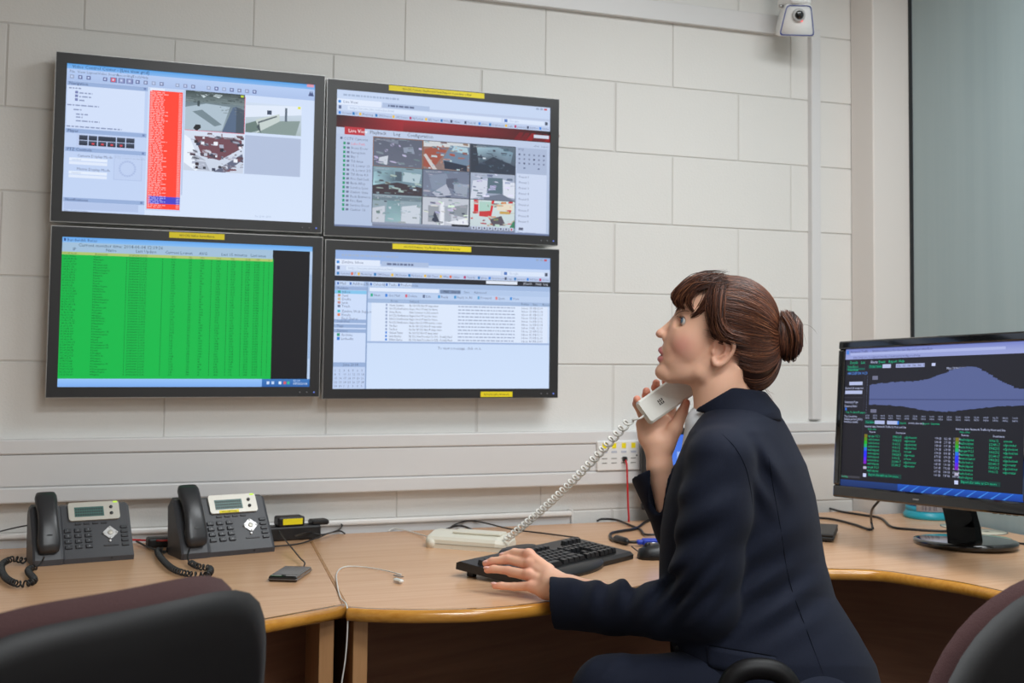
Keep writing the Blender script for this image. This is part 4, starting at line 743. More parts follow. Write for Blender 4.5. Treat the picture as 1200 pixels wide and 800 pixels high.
# ------------------------------------------------------------------ desktop monitor at the corner
def paint_dark(s):
    K = rs(26, 26, 38); G = rs(20, 190, 140); W_ = rs(196, 204, 240)
    s.rect(0, 0, 1, 1, rs(28, 28, 40), rs(20, 20, 30)); s.rect(0, 0, 1, 0.05, rs(120, 132, 200), rs(150, 160, 214)); s.rect(0, 0.05, 1, 0.075, rs(150, 160, 214)); s.rect(0.03, 0.027, 0.9, 0.046, rs(170, 180, 228)); s.text(0.03, 0.008, 0.02, 'Network Traffic  -  Internet statistics for the last day and per interface', rs(60, 66, 120)); s.text(0.05, 0.052, 0.018, 'http://stats.noc.local/graph/interface?view=summary&period=day', rs(70, 76, 130)); s.rect(0.006, 0.01, 0.02, 0.035, rs(60, 130, 220))
    for u, w in ((0.03, 'Details'), (0.1, 'List'), (0.16, 'Alerts'), (0.21, 'Event'), (0.27, 'Report'), (0.33, 'Help')): s.text(u, 0.088, 0.021, w, G if w != 'Alerts' else W_)
    s.rect(0.012, 0.14, 0.125, 0.155, rs(20, 90, 80)); s.text(0.016, 0.118, 0.02, 'Interfaces', G); s.text(0.016, 0.142, 0.02, 'Overview', G); s.text(0.016, 0.168, 0.02, 'ABCDEFGH 0123', rs(90, 150, 240))
    s.rect(0.03, 0.24, 0.115, 0.265, rs(180, 190, 226)); s.rect(0.006, 0.305, 0.115, 0.33, rs(180, 190, 226)); s.text(0.006, 0.278, 0.016, 'Expand all categories', W_); s.rect(0, 0.355, 0.12, 0.358, rs(60, 60, 74)); s.text(0.006, 0.38, 0.017, 'Summary Page', W_); s.text(0.006, 0.41, 0.017, 'External links', W_); s.rect(0.01, 0.43, 0.02, 0.45, rs(40, 110, 220)); s.text(0.014, 0.455, 0.016, 'Top 10 client IP pages', G); s.text(0.006, 0.485, 0.016, 'Top Countries\nSample period (24 h)\nInterface details', W_, 'LEFT', 0.9)
    s.rect(0.126, 0.08, 0.1275, 0.94, rs(58, 58, 76)); s.rect(0, 0.925, 0.12, 0.94, rs(60, 60, 70)); s.text(0.004, 0.925, 0.014, 'Loading...', G)
    s.rect(0.15, 0.118, 0.23, 0.145, rs(14, 80, 72)); s.text(0.155, 0.123, 0.016, 'Today / yesterday', G); s.rect(0.235, 0.118, 0.285, 0.145, rs(180, 190, 228)); s.rect(0.315, 0.118, 0.48, 0.145, rs(160, 170, 214)); s.text(0.32, 0.122, 0.017, '12h   1d   1w   1m   3m   1y', rs(50, 50, 80)); s.rect(0.52, 0.12, 0.54, 0.14, W_); s.text(0.6, 0.15, 0.016, 'Mbps 2014-06-04', W_)
    n = 74; base = 0.37; up = []; dn = []
    for i in range(n+1):
        t = i/n; h = 0.105+0.03*t+0.1*math.exp(-((t-0.62)/0.2)**2)+0.012*math.sin(9*t)+random.uniform(-.004, .004)
        if t > 0.72: h = max(0.05, h-0.35*(t-0.72))
        up.append(max(h, 0.07)); dn.append(0.035+0.045*math.exp(-((t-0.5)/0.25)**2)+random.uniform(-.003, .003))
    for i in range(n):
        u0, u1 = 0.16+0.84*i/n, 0.16+0.84*(i+1)/n
        s.rect(u0, base-up[i], u1, base, rs(86, 98, 148)); s.rect(u0, base, u1, base+dn[i], rs(86, 98, 148))
    s.rect(0.16, base-0.005, 1, base+0.003, rs(66, 76, 122)); s.rect(0.176, 0.2, 0.21, 0.228, rs(110, 112, 136)); s.rect(0.172, 0.44, 0.208, 0.465, rs(110, 112, 136))
    for i in range(14): s.text(0.142, 0.2+0.02*i, 0.013, '%d' % abs(7-i), rs(110, 116, 150))
    for i in range(18): s.text(0.14+0.047*i, 0.478, 0.014, '%02d:00\n04/06' % ((i*2) % 24), rs(160, 168, 200), 'LEFT', 0.9)
    s.rect(0.14, 0.52, 0.19, 0.545, rs(14, 80, 72)); s.text(0.144, 0.525, 0.015, 'Top clients', G)
    for u in (0.2, 0.275): s.rect(u, 0.52, u+0.06, 0.545, rs(176, 186, 226))
    s.rect(0.335, 0.52, 0.345, 0.545, rs(40, 120, 220)); s.text(0.35, 0.525, 0.016, 'Search', G); s.text(0.4, 0.525, 0.014, 'Sort by data usage', W_); s.text(0.48, 0.525, 0.015, 'Report  Generate', G)
    for x0 in (0.14, 0.66):
        s.text(x0, 0.555, 0.015, 'Internet data: Network Traffic by Host and Site', W_); s.text(x0+0.02, 0.575, 0.014, 'Hide other', G); s.text(x0+0.03, 0.595, 0.014, 'Remote                                    Destination', W_)
        for i, c in enumerate([rs(120, 110, 20), rs(80, 140, 20), rs(30, 170, 40), rs(20, 170, 110), rs(30, 110, 220), rs(30, 50, 240), rs(40, 40, 250), rs(90, 30, 230), rs(120, 20, 190)]): s.rect(x0, 0.62+0.0235*i, x0+0.018, 0.6435+0.0235*i, c)
        s.rect(x0, 0.85, x0+0.02, 0.868, rs(180, 176, 200)); s.rect(x0, 0.9, x0+0.02, 0.925, W_)
        for i in range(11):
            v = 0.622+0.0245*i; s.text(x0+0.024, v, 0.0175, random.choice(['mail-relay.net', 'cache.host.co', 'vpn-gw 10.2.1', 'www.stream.tv']), G, sx=0.85)
            if i < 9: s.text(x0+0.17, v, 0.0175, random.choice(['212.44.1.7', '194.8.20.5', '10.4.6.12']), G, sx=0.85); s.text(x0+0.24, v, 0.0175, random.choice(['edge-router', 'core-sw', 'edge.host.net']), G, sx=0.85)
            for c in range(3): s.text(x0+0.41+0.05*c, v, 0.0155, '%.2f GB' % random.uniform(0, 9), rs(180, 186, 220), sx=0.8)
        s.rect(x0+0.03, 0.89, x0+0.16, 0.92, rs(10, 60, 56)); s.text(x0+0.034, 0.896, 0.017, 'Export this table as CSV', G); s.rect(x0+0.175, 0.89, x0+0.23, 0.92, rs(10, 60, 56)); s.text(x0+0.18, 0.896, 0.017, 'more', G)
    s.rect(0, 0.955, 0.35, 1, rs(24, 58, 120), rs(16, 44, 100)); s.rect(0.35, 0.955, 1, 1, rs(24, 84, 190), rs(16, 60, 150))
    for i in range(10): u = 0.36+0.06*i; s.poly([(u*s.w, s.h), ((u+.05)*s.w, .957*s.h), ((u+.056)*s.w, .957*s.h), ((u+.012)*s.w, s.h)], rs(60, 130, 220))
TLp, BLp = np.array(at(986, 400, 3.44)), np.array(at(977, 578, 3.385)); P2 = np.array(at(1200, 493, 2.86)); P1 = (TLp+BLp)/2
mx = Vector((P2-P1)); mx.normalize(); mh = float(np.linalg.norm(TLp-BLp)); mw_ = 0.655
myv = Vector(TLp-BLp); myv = (myv-mx*myv.dot(mx)).normalized(); mz = mx.cross(myv)
mc = Vector(P1)+mx*(mw_/2)
MM = Matrix(((mx.x, myv.x, mz.x, mc.x), (mx.y, myv.y, mz.y, mc.y), (mx.z, myv.z, mz.z, mc.z), (0, 0, 0, 1)))
bp = onz(1131, 639, DZ)
def to_e(e, o): o.matrix_parent_inverse = e.matrix_world.inverted() if False else Matrix.Translation(-e.location); return o
mon = empty('desktop_monitor', (bp[0], bp[1], DZ), 'glossy black desktop monitor showing a dark network graph', 'monitor')
b = 0.024; W2, H2 = mw_/2, mh/2
to_e(mon, MB().box((0, 0, -0.022), (mw_-0.02, mh-0.02, 0.03), 0.008, MM, 2).box((0, -0.02, -0.045), (0.3, 0.24, 0.03), 0.012, MM, 2).build('back_shell', M_black, mon))
mb = MB()
for (cx, cy, sx, sy) in ((0, H2-b/2, mw_, b), (0, -H2+b/2-0.004, mw_, b+0.008), (-W2+b/2, 0, b, mh-2*b), (W2-b/2, 0, b, mh-2*b)): mb.box((cx, cy, -0.006), (sx, sy, 0.028), 0.005, MM, 2)
to_e(mon, mb.build('bezel', M_gloss, mon)); s = Screen(mw_-2*b, mh-2*b); paint_dark(s); o = s.build('display', M_scr, mon, MM @ Matrix.Translation((0, 0, 0.001)), 'dark display with a traffic graph'); to_e(mon, o)
to_e(mon, MB().box((-0.02, -H2+0.006, 0.0085), (0.02, 0.004, 0.001), 0, MM).build('logo_mark', mat('steel', srgb(170, 170, 170), 0.35, 1.0), mon))
for k in range(4): to_e(mon, MB().box((W2-0.05-0.02*k, -H2-0.008, -0.004), (0.01, 0.003, 0.008), 0.001, MM).build('button', M_black, mon))
rx = Vector((_r[0], _r[1], 0)).normalized(); BF = frame((bp[0], bp[1], DZ), mx)
to_e(mon, MB().loft([[(0.15*s_*math.cos(t), 0.125*s_*math.sin(t), z) for t in np.linspace(0, 2*math.pi, 48, endpoint=False)] for s_, z in ((0.97, 0.0), (1.0, 0.004), (1.0, 0.012), (0.985, 0.016), (0.9, 0.0175))], True, BF).build('base', M_gloss, mon))
nk = Vector((bp[0], bp[1], DZ+0.01)); nt_ = mc-myv*(H2*0.55)-mz*0.05
side = mx*0.052; th = Vector((-mx.y, mx.x, 0))*0.012; up = Vector((0, 0, 1))
rings = []
for t in np.linspace(0, 1, 6):
    c = nk+(nt_-nk)*Vector((t, t, t)) if False else Vector((nk.x+(nt_.x-nk.x)*t**1.6, nk.y+(nt_.y-nk.y)*t**1.6, nk.z+(nt_.z-nk.z)*t)); w = 1.0-0.18*t
    rings.append([tuple(c+side*w+th), tuple(c-side*w+th), tuple(c-side*w-th), tuple(c+side*w-th)])
to_e(mon, MB().loft(rings, True, None, False).build('neck', M_gloss, mon))
# second monitor, nearly hidden behind the seated person
hp = Vector(ony(800, 610, -0.42)); hp = Vector(onz(822, 612, DZ))
hm = empty('desktop_monitor', (hp.x, hp.y, DZ), 'black desktop monitor almost hidden behind the raised forearm', 'monitor')
HM = frame((-0.02, 0, 0.165), (0.96, -0.28, 0), (0, 0, 1)) @ Matrix.Rotation(math.pi/2, 4, 'X')
MB().box((0, 0, -0.02), (0.30, 0.24, 0.035), 0.006, HM).build('back_shell', M_black, hm)
mb = MB()
for (cx, cy, sx, sy) in ((0, 0.115, 0.34, 0.02), (0, -0.115, 0.34, 0.02), (-0.16, 0, 0.02, 0.21), (0.16, 0, 0.02, 0.21)): mb.box((cx, cy, 0), (sx, sy, 0.02), 0.003, HM)
mb.build('bezel', M_black, hm); s = Screen(0.3, 0.21); s.rect(0, 0, 1, 1, rs(60, 110, 220), rs(90, 140, 235)); s.rect(0.3, 0.25, 0.95, 0.9, rs(150, 180, 240)); s.build('display', M_scr, hm, HM @ Matrix.Translation((0, 0, 0.004)))
MB().lathe([(0.085, 0), (0.085, 0.01), (0.08, 0.016), (0.03, 0.02)], 28).build('base', M_black, hm); MB().tube([(0, 0.0, 0.01), (0, 0.03, 0.1), (0, 0.03, 0.165)], 0.02, 12).build('neck', M_black, hm)
# ------------------------------------------------------------------ other things on the right of the desk
lc = onz(977, 636, DZ); e = thing_M('laptop', 'closed black laptop corner sticking out behind the jacket', 'laptop', frame((lc[0], lc[1], DZ), (0.62, -0.5, 0)))
MB().box((-0.15, 0.105, 0.0095), (0.3, 0.21, 0.011), 0.003, None, 2).build('base', M_black, e); MB().box((-0.15, 0.105, 0.0195), (0.3, 0.21, 0.008), 0.003, None, 2).build('lid', M_black, e)
for sx in (-0.03, -0.27):
    for sy in (0.02, 0.19): MB().box((sx, sy, 0.002), (0.02, 0.01, 0.004)).build('foot', M_black, e)
tp = onz(1089, 606, DZ); e = empty('wipes_tub', (tp[0], tp[1], DZ), 'turquoise wipes tub with a white printed label behind the monitor', 'tub')
M_tq = mat('turquoise_plastic', srgb(36, 160, 180), 0.35); M_tq2 = mat('purple_print', srgb(52, 74, 150), 0.4)
MB().lathe([(0.078, 0), (0.081, 0.003), (0.081, 0.012), (0.076, 0.018), (0.074, 0.024)], 40).build('base_ring', M_tq, e)
MB().lathe([(0.073, 0.02), (0.073, 0.16), (0.07, 0.165)], 40).build('body', M_tq2, e); MB().lathe([(0.0735, 0.02), (0.0735, 0.04)], 40).build('lower_band', mat('teal_print', srgb(40, 150, 178), 0.4), e)
MB().lathe([(0.075, 0.163), (0.076, 0.18), (0.07, 0.19), (0.03, 0.193)], 40).build('lid', M_tq, e)
ang0 = math.atan2(CAM[1]-tp[1], CAM[0]-tp[0])
lab = MB().loft([[(r*math.cos(ang0+a), r*math.sin(ang0+a), z) for r, z in ((0.0738, 0.026), (0.0745, 0.026), (0.0745, 0.15), (0.0738, 0.15))] for a in np.linspace(-0.55, 0.72, 20)]).build('label', mat('tub_label', srgb(206, 206, 220), 0.5), e, 'white printed label')
mb = MB()
for k in range(14):
    a = ang0-0.4+0.045*k+0.1
    if k in (2, 5, 9): continue
    mb.loft([[(r*math.cos(a+da), r*math.sin(a+da), z) for r, z in ((0.0746, 0.03), (0.075, 0.03), (0.075, 0.085-0.012*(k % 3)), (0.0746, 0.085-0.012*(k % 3)))] for da in (0, 0.014+0.01*(k % 2))], True, None, False)
mb.build('print', mat('dark_print', srgb(96, 92, 110), 0.6), lab)
M_cd = mat('disc_cream', srgb(214, 208, 186), 0.25, coat=0.4); M_cdg = mat('disc_green', srgb(168, 214, 190), 0.25, coat=0.4); M_cdm = mat('disc_rim', srgb(150, 152, 150), 0.2, 0.6)
for (x, y, zz, m, lb) in ((1166, 615, 0, M_cd, 'cream-labelled disc furthest back beside the monitor neck'), (1199, 621, 0.0, M_cd, 'cream-labelled disc at the edge of the picture'), (1160, 631, 0.0, M_cdg, 'pale green disc half behind the monitor neck')):
    p = onz(x, y, DZ); p[0] = min(p[0], RX-0.085)
    e = empty('disc', (p[0], p[1], DZ), lb, 'disc', 'discs lying on the desk')
    MB().lathe([(0.06, 0), (0.06, 0.0016)], 40).build('rim', M_cdm, e); MB().lathe([(0.057, 0.0016), (0.057, 0.0022), (0.02, 0.0022)], 40).build('label_side', m, e); MB().lathe([(0.0075, 0.0022), (0.0075, 0.0024)], 16).build('hub_hole', M_black, e)
cable('black_cable', 'black cable sweeping across the desk toward the monitor base', [dk(952, 596, 0.004), dk(962, 593, 0.004), dk(985, 599, 0.004), dk(1010, 603, 0.004), dk(1032, 607, 0.004), dk(1045, 617, 0.004), dk(1068, 620, 0.004), dk(1100, 622, 0.004), dk(1112, 622, 0.004)], 0.0036, M_black)
cable('black_cable', 'black cable running under the hanging monitor lead', [dk(950, 606, 0.004), dk(975, 608, 0.004), dk(1000, 614, 0.004), dk(1018, 620, 0.004), dk(1023, 619, 0.006)], 0.0036, M_black)
cable('monitor_lead', 'black lead hanging down from the desktop monitor', [tuple(at(1034, 575, 3.36)), tuple(at(1031, 585, 3.40)), tuple(at(1022, 597, 3.46)), dk(1021, 610, 0.02), dk(1023, 619, 0.006)], 0.0036, M_black)
cable('black_cable', 'black cable passing behind the discs', [dk(1150, 632, 0.004), dk(1172, 633, 0.004), dk(1200, 637, 0.004), dk(1230, 640, 0.004)], 0.003, M_black)

# ------------------------------------------------------------------ office chairs
M_fab = mat('burgundy_fabric', srgb(58, 30, 30), 0.9, bump=(700, 0.5, 0.002), sheen=0.1); M_shell = mat('chair_shell', srgb(15, 13, 14), 0.5, spec=0.25, bump=(500, 0.08, 0.001))
def sup(u, v, n=4.0): return (abs(u)**n+abs(v)**n)**(1.0/n)
def back_pad(w, h, th, zc, curve, inset, bulge, yoff, lean, n=4.2):
    """rounded, curved slab standing behind the sitter; x across, z up, y thickness"""
    mb = MB(); R = []
    for side in (1, -1):
        for ring in np.linspace(0, 1, 9):
            rr = []
            for k in range(56):
                t = 2*math.pi*k/56; c, s = math.cos(t), math.sin(t); g = 1.0/sup(c, s, n)
                k2 = ring if side == 1 else 1-ring
                e_ = 1.0 if k2 < 0.995 else 1.0
                x = c*g*w/2*k2; z = s*g*h/2*k2; edge = max(0.0, 1-k2**6)
                yy = yoff-curve*((x/(w/2))**2-0.0)*-1+side*(th/2*edge**0.6+bulge*(1-k2**2) if side == 1 else th/2*edge**0.6)
                rr.append((x*(1-0.10*(0.5-z/h) if z < 0 else 1), yy+lean*z, zc+z))
            R.append(rr)
    mb.loft(R, True); return mb
def chair(label, M, arms, zc=0.74, w=0.46, h=0.42, seatz=0.47, n=4.2, cush=(0.022, 0.04), arm=(0.205, 1.0, 0.0)):
    e = empty('office_chair', (0, 0, 0), label, 'chair', 'burgundy office chairs'); e.matrix_world = M
    back_pad(w-0.02, h-0.01, cush[1], zc+cush[0], 0.05, 0, 0.012, -0.215+cush[1]/2, -0.12, n).build('back_cushion', M_fab, e, 'burgundy fabric back cushion')
    back_pad(w, h, 0.022, zc, 0.05, 0, 0.0, -0.235, -0.12, n).build('back_shell', M_shell, e, 'black plastic back shell')
    MB().loft([[(0.24*g*math.cos(t)/sup(math.cos(t), math.sin(t), 3.5), 0.03+0.225*g*math.sin(t)/sup(math.cos(t), math.sin(t), 3.5), z) for t in np.linspace(0, 2*math.pi, 40, endpoint=False)] for g, z in ((0.9, seatz-0.07), (0.99, seatz-0.06), (1.0, seatz-0.03), (0.97, seatz-0.008), (0.85, seatz), (0.3, seatz-0.004))]).build('seat', M_fab, e, 'burgundy fabric seat')
    MB().box((0, 0.02, seatz-0.085), (0.3, 0.3, 0.03), 0.01).build('seat_pan', M_shell, e)
    MB().tube(smooth_path([(0, 0.0, seatz-0.09), (0, -0.2, seatz-0.09), (0, -0.265, seatz-0.02), (0, -0.262, zc-0.06)], 24), 0.02, 10).build('back_bar', M_shell, e)
    MB().lathe([(0.028, 0.12), (0.028, 0.25), (0.02, 0.252), (0.02, seatz-0.09)], 16).build('gas_column', M_black, e)
    for k in range(5):
        a = 2*math.pi*k/5+0.3; c, s = math.cos(a), math.sin(a)
        MB().loft([[(c*d-s*w_, s*d+c*w_, z_+zz) for w_, zz in ((-ww, -0.016), (ww, -0.016), (ww*0.7, 0.016), (-ww*0.7, 0.016))] for d, ww, z_ in ((0.02, 0.026, 0.12), (0.28, 0.016, 0.085))], True, None, False).build('leg', M_shell, e)
        o = MB().tube([(c*0.28-s*0.02, s*0.28+c*0.02, 0.028), (c*0.28+s*0.02, s*0.28-c*0.02, 0.028)], 0.028, 14).build('castor', M_black, e); 
        MB().tube([(c*0.28, s*0.28, 0.03), (c*0.28, s*0.28, 0.08)], 0.008, 8).build('castor_stem', M_black, e)
    if arms:
        for s in arms:
            ah, ay, a0 = arm
            MB().tube(smooth_path([(s*0.2, -0.05, seatz-0.075), (s*0.285, a0-0.06*ay, seatz-0.06)]+[(s*0.302, a0+y_*ay, seatz+z_*ah/0.205) for y_, z_ in ((-0.11, 0.03), (-0.14, 0.13), (-0.10, 0.19), (0.02, 0.205), (0.14, 0.19), (0.18, 0.13), (0.12, 0.04))]+[(s*0.285, a0+0.04*ay, seatz-0.055), (s*0.2, 0.02, seatz-0.075)], 90), 0.019, 10).build('arm', M_shell, e, 'black loop arm')
    return e
def chair_M(corner, xdir, right, w=0.46, topz=None):
    """place a chair so that one upper corner of its back shell lies at 'corner'; xdir runs from the sitter's left to right seen from behind"""
    x = Vector(xdir); x.z = 0; x.normalize(); y = Vector((0, 0, 1)).cross(x)
    o = Vector(corner)-x*(w/2 if right else -w/2)+y*(0.19); o.z = 0
    return Matrix(((x.x, y.x, 0, o.x), (x.y, y.y, 0, o.y), (0, 0, 1, 0), (0, 0, 0, 1)))
cr = np.array(at(309, 716, 1.5)); cl = np.array(at(0, 756, 1.22))
chair('burgundy and black office chair in front of the desk phones', chair_M(cr, cr-cl, True), (), zc=float(at(250, 700, 1.45)[2])-0.184, cush=(0.017, 0.04))
c2 = np.array(at(1092, 880, 1.47)); c3 = np.array(at(1480, 880, 1.62))
chair('burgundy and black office chair cut off at the picture corner below the monitor', chair_M(c2, c3-c2, False), (-1,), zc=float(at(1300, 882, 1.55)[2]), h=0.5, n=2.4, cush=(0.0, 0.05))
# ================================================================== the seated person
# surfaces are grown from blended volumes; q = (x, y, z): picture-aligned survey units of about 1.74 mm, z away from the camera
D0 = 2.5; QS = D0/FPX
def q2w(V):
    V = np.asarray(V, float); d = D0+V[:, 2:3]*QS
    return CAM+(_fw+_r*(V[:, 0:1]-PXC)/FPX+_u*(PYC-V[:, 1:2])/FPX)*d
def q1(x, y, z): return tuple(q2w([[x, y, z]])[0])
def smin(a, b, k):
    h = np.maximum(k-np.abs(a-b), 0)/k; return np.minimum(a, b)-h*h*k*0.25
def smax(a, b, k): return -smin(-a, -b, k)
def rc(P, a, b, ra, rb):
    a = np.array(a, np.float32); b = np.array(b, np.float32); ba = b-a
    t = np.clip(((P-a)@ba)/max(1e-6, float(ba@ba)), 0, 1)
    return np.linalg.norm(P-a-t[..., None]*ba, axis=-1)-(ra+(rb-ra)*t)
def chain(P, pts, rr, k=1.0):
    d = None
    for i in range(len(pts)-1):
        e = rc(P, pts[i], pts[i+1], rr[i], rr[i+1]); d = e if d is None else smin(d, e, k)
    return d
def chainS(P, pts, rr, k=1.0):
    S = smooth_path([(*p, r) for p, r in zip(pts, rr)], 3*len(pts)); return chain(P, [tuple(p[:3]) for p in S], [float(p[3]) for p in S], k)
def el(P, c, r, ang=0.0, yaw=0.0):
    p = P-np.array(c, np.float32); ca, sa = math.cos(ang), math.sin(ang)
    x = p[..., 0]*ca+p[..., 1]*sa; y = -p[..., 0]*sa+p[..., 1]*ca; z = p[..., 2]
    if yaw: cy, sy = math.cos(yaw), math.sin(yaw); x, z = x*cy+z*sy, -x*sy+z*cy
    k0 = np.sqrt((x/r[0])**2+(y/r[1])**2+(z/r[2])**2); k1 = np.sqrt((x/r[0]**2)**2+(y/r[1]**2)**2+(z/r[2]**2)**2)
    return k0*(k0-1)/np.maximum(k1, 1e-6)
def poly_sd(x, y, poly):
    d = np.full(x.shape, 1e9, np.float32); s = np.ones(x.shape, np.float32); n = len(poly)
    for i in range(n):
        ax, ay = poly[i]; bx, by = poly[i-1]; ex, ey = bx-ax, by-ay; wx, wy = x-ax, y-ay
        t = np.clip((wx*ex+wy*ey)/(ex*ex+ey*ey), 0, 1); d = np.minimum(d, (wx-ex*t)**2+(wy-ey*t)**2)
        c1 = y >= ay; c2 = y < by; c3 = ex*wy > ey*wx
        s = np.where((c1 & c2 & c3) | (~c1 & ~c2 & ~c3), -s, s)
    return s*np.sqrt(d)
def grid(lo, hi, h):
    ax = [np.arange(l, u+h, h, dtype=np.float32) for l, u in zip(lo, hi)]
    return np.stack(np.meshgrid(*ax, indexing='ij'), -1)
def surface_nets(F, lo, h):
    S = F < 0; n = F.shape; C = np.zeros((n[0]-1, n[1]-1, n[2]-1), bool)
    any_ = np.zeros_like(C); all_ = np.ones_like(C)
    cor = [(i, j, k) for i in (0, 1) for j in (0, 1) for k in (0, 1)]
    sl = lambda A, c: A[c[0]:n[0]-1+c[0], c[1]:n[1]-1+c[1], c[2]:n[2]-1+c[2]]
    for c in cor: any_ |= sl(S, c); all_ &= sl(S, c)
    act = any_ & ~all_; I = np.argwhere(act); idx = -np.ones(act.shape, np.int64); idx[act] = np.arange(len(I))
    acc = np.zeros((len(I), 3)); cnt = np.zeros(len(I))
    val = {c: F[I[:, 0]+c[0], I[:, 1]+c[1], I[:, 2]+c[2]].astype(float) for c in cor}
    for a in cor:
        for ax in range(3):
            if a[ax]: continue
            b = list(a); b[ax] = 1; b = tuple(b); va, vb = val[a], val[b]; m = (va < 0) != (vb < 0)
            t = np.where(m, va/np.where(m, va-vb, 1), 0); p = np.array(a, float)[None].repeat(len(I), 0); p[:, ax] = t
            acc[m] += p[m]; cnt[m] += 1
    V = np.array(lo)+h*(I+acc/cnt[:, None]); Q = []
    for ax in range(3):
        o = [k for k in range(3) if k != ax]
        e0 = [slice(1, -1)]*3; e0[ax] = slice(0, -1); e1 = [slice(1, -1)]*3; e1[ax] = slice(1, None)
        A, B = S[tuple(e0)], S[tuple(e1)]; X = np.argwhere(A != B); fl = A[X[:, 0], X[:, 1], X[:, 2]]
        base = X.copy(); base[:, o[0]] += 1; base[:, o[1]] += 1
        def at_(d0, d1): q_ = base.copy(); q_[:, o[0]] -= d0; q_[:, o[1]] -= d1; return idx[q_[:, 0], q_[:, 1], q_[:, 2]]
        q = np.stack([at_(1, 1), at_(0, 1), at_(0, 0), at_(1, 0)], -1)
        if ax == 1: fl = ~fl
        q[~fl] = q[~fl][:, ::-1]; Q.append(q)
    return V, np.vstack(Q)
def relax(V, Q, n=1, w=0.5):
    E = np.vstack([Q[:, [0, 1]], Q[:, [1, 2]], Q[:, [2, 3]], Q[:, [3, 0]]])
    for _ in range(n):
        A = np.zeros_like(V); c = np.zeros(len(V)); np.add.at(A, E[:, 0], V[E[:, 1]]); np.add.at(A, E[:, 1], V[E[:, 0]]); np.add.at(c, E[:, 0], 1); np.add.at(c, E[:, 1], 1)
        V = V*(1-w)+w*A/np.maximum(c, 1)[:, None]
    return V
def grow(fn, lo, hi, h, n=1, w=0.45):
    G = grid(lo, hi, h); V, Q = surface_nets(fn(G), lo, h); return relax(V, Q, n, w), Q
def mesh_q(name, parts, m, parent, col=None, label=None, smooth=True, to_parent=True):
    """parts: list of (V, Q) in q units -> one mesh"""
    V = np.vstack([p[0] for p in parts]); off = 0; F = []
    for p in parts: F.append(p[1]+off); off += len(p[0])
    F = np.vstack(F); me = bpy.data.meshes.new(name); W = q2w(V)
    if parent is not None: W = W-np.array(PERSON_LOC)
    k = F.shape[1]; me.vertices.add(len(V)); me.vertices.foreach_set('co', W.astype(np.float32).ravel())
    me.loops.add(len(F)*k); me.loops.foreach_set('vertex_index', F.astype(np.int32).ravel()); me.polygons.add(len(F))
    me.polygons.foreach_set('loop_start', np.arange(0, len(F)*k, k, dtype=np.int32)); me.polygons.foreach_set('loop_total', np.full(len(F), k, np.int32))
    me.update(calc_edges=True); me.validate()
    bm = bmesh.new(); bm.from_mesh(me); bmesh.ops.recalc_face_normals(bm, faces=bm.faces); bm.to_mesh(me); bm.free()
    me.polygons.foreach_set('use_smooth', np.full(len(me.polygons), smooth))
    if col is not None:
        a = me.color_attributes.new('Col', 'FLOAT_COLOR', 'POINT'); a.data.foreach_set('color', np.asarray(col, np.float32).ravel())
    me.materials.append(m); o = bpy.data.objects.new(name, me); return link(o, parent, label)
PERSON_LOC = tuple(q2w([[900, 1125, 0]])[0]); PERSON_LOC = (PERSON_LOC[0], PERSON_LOC[1], 0.0)

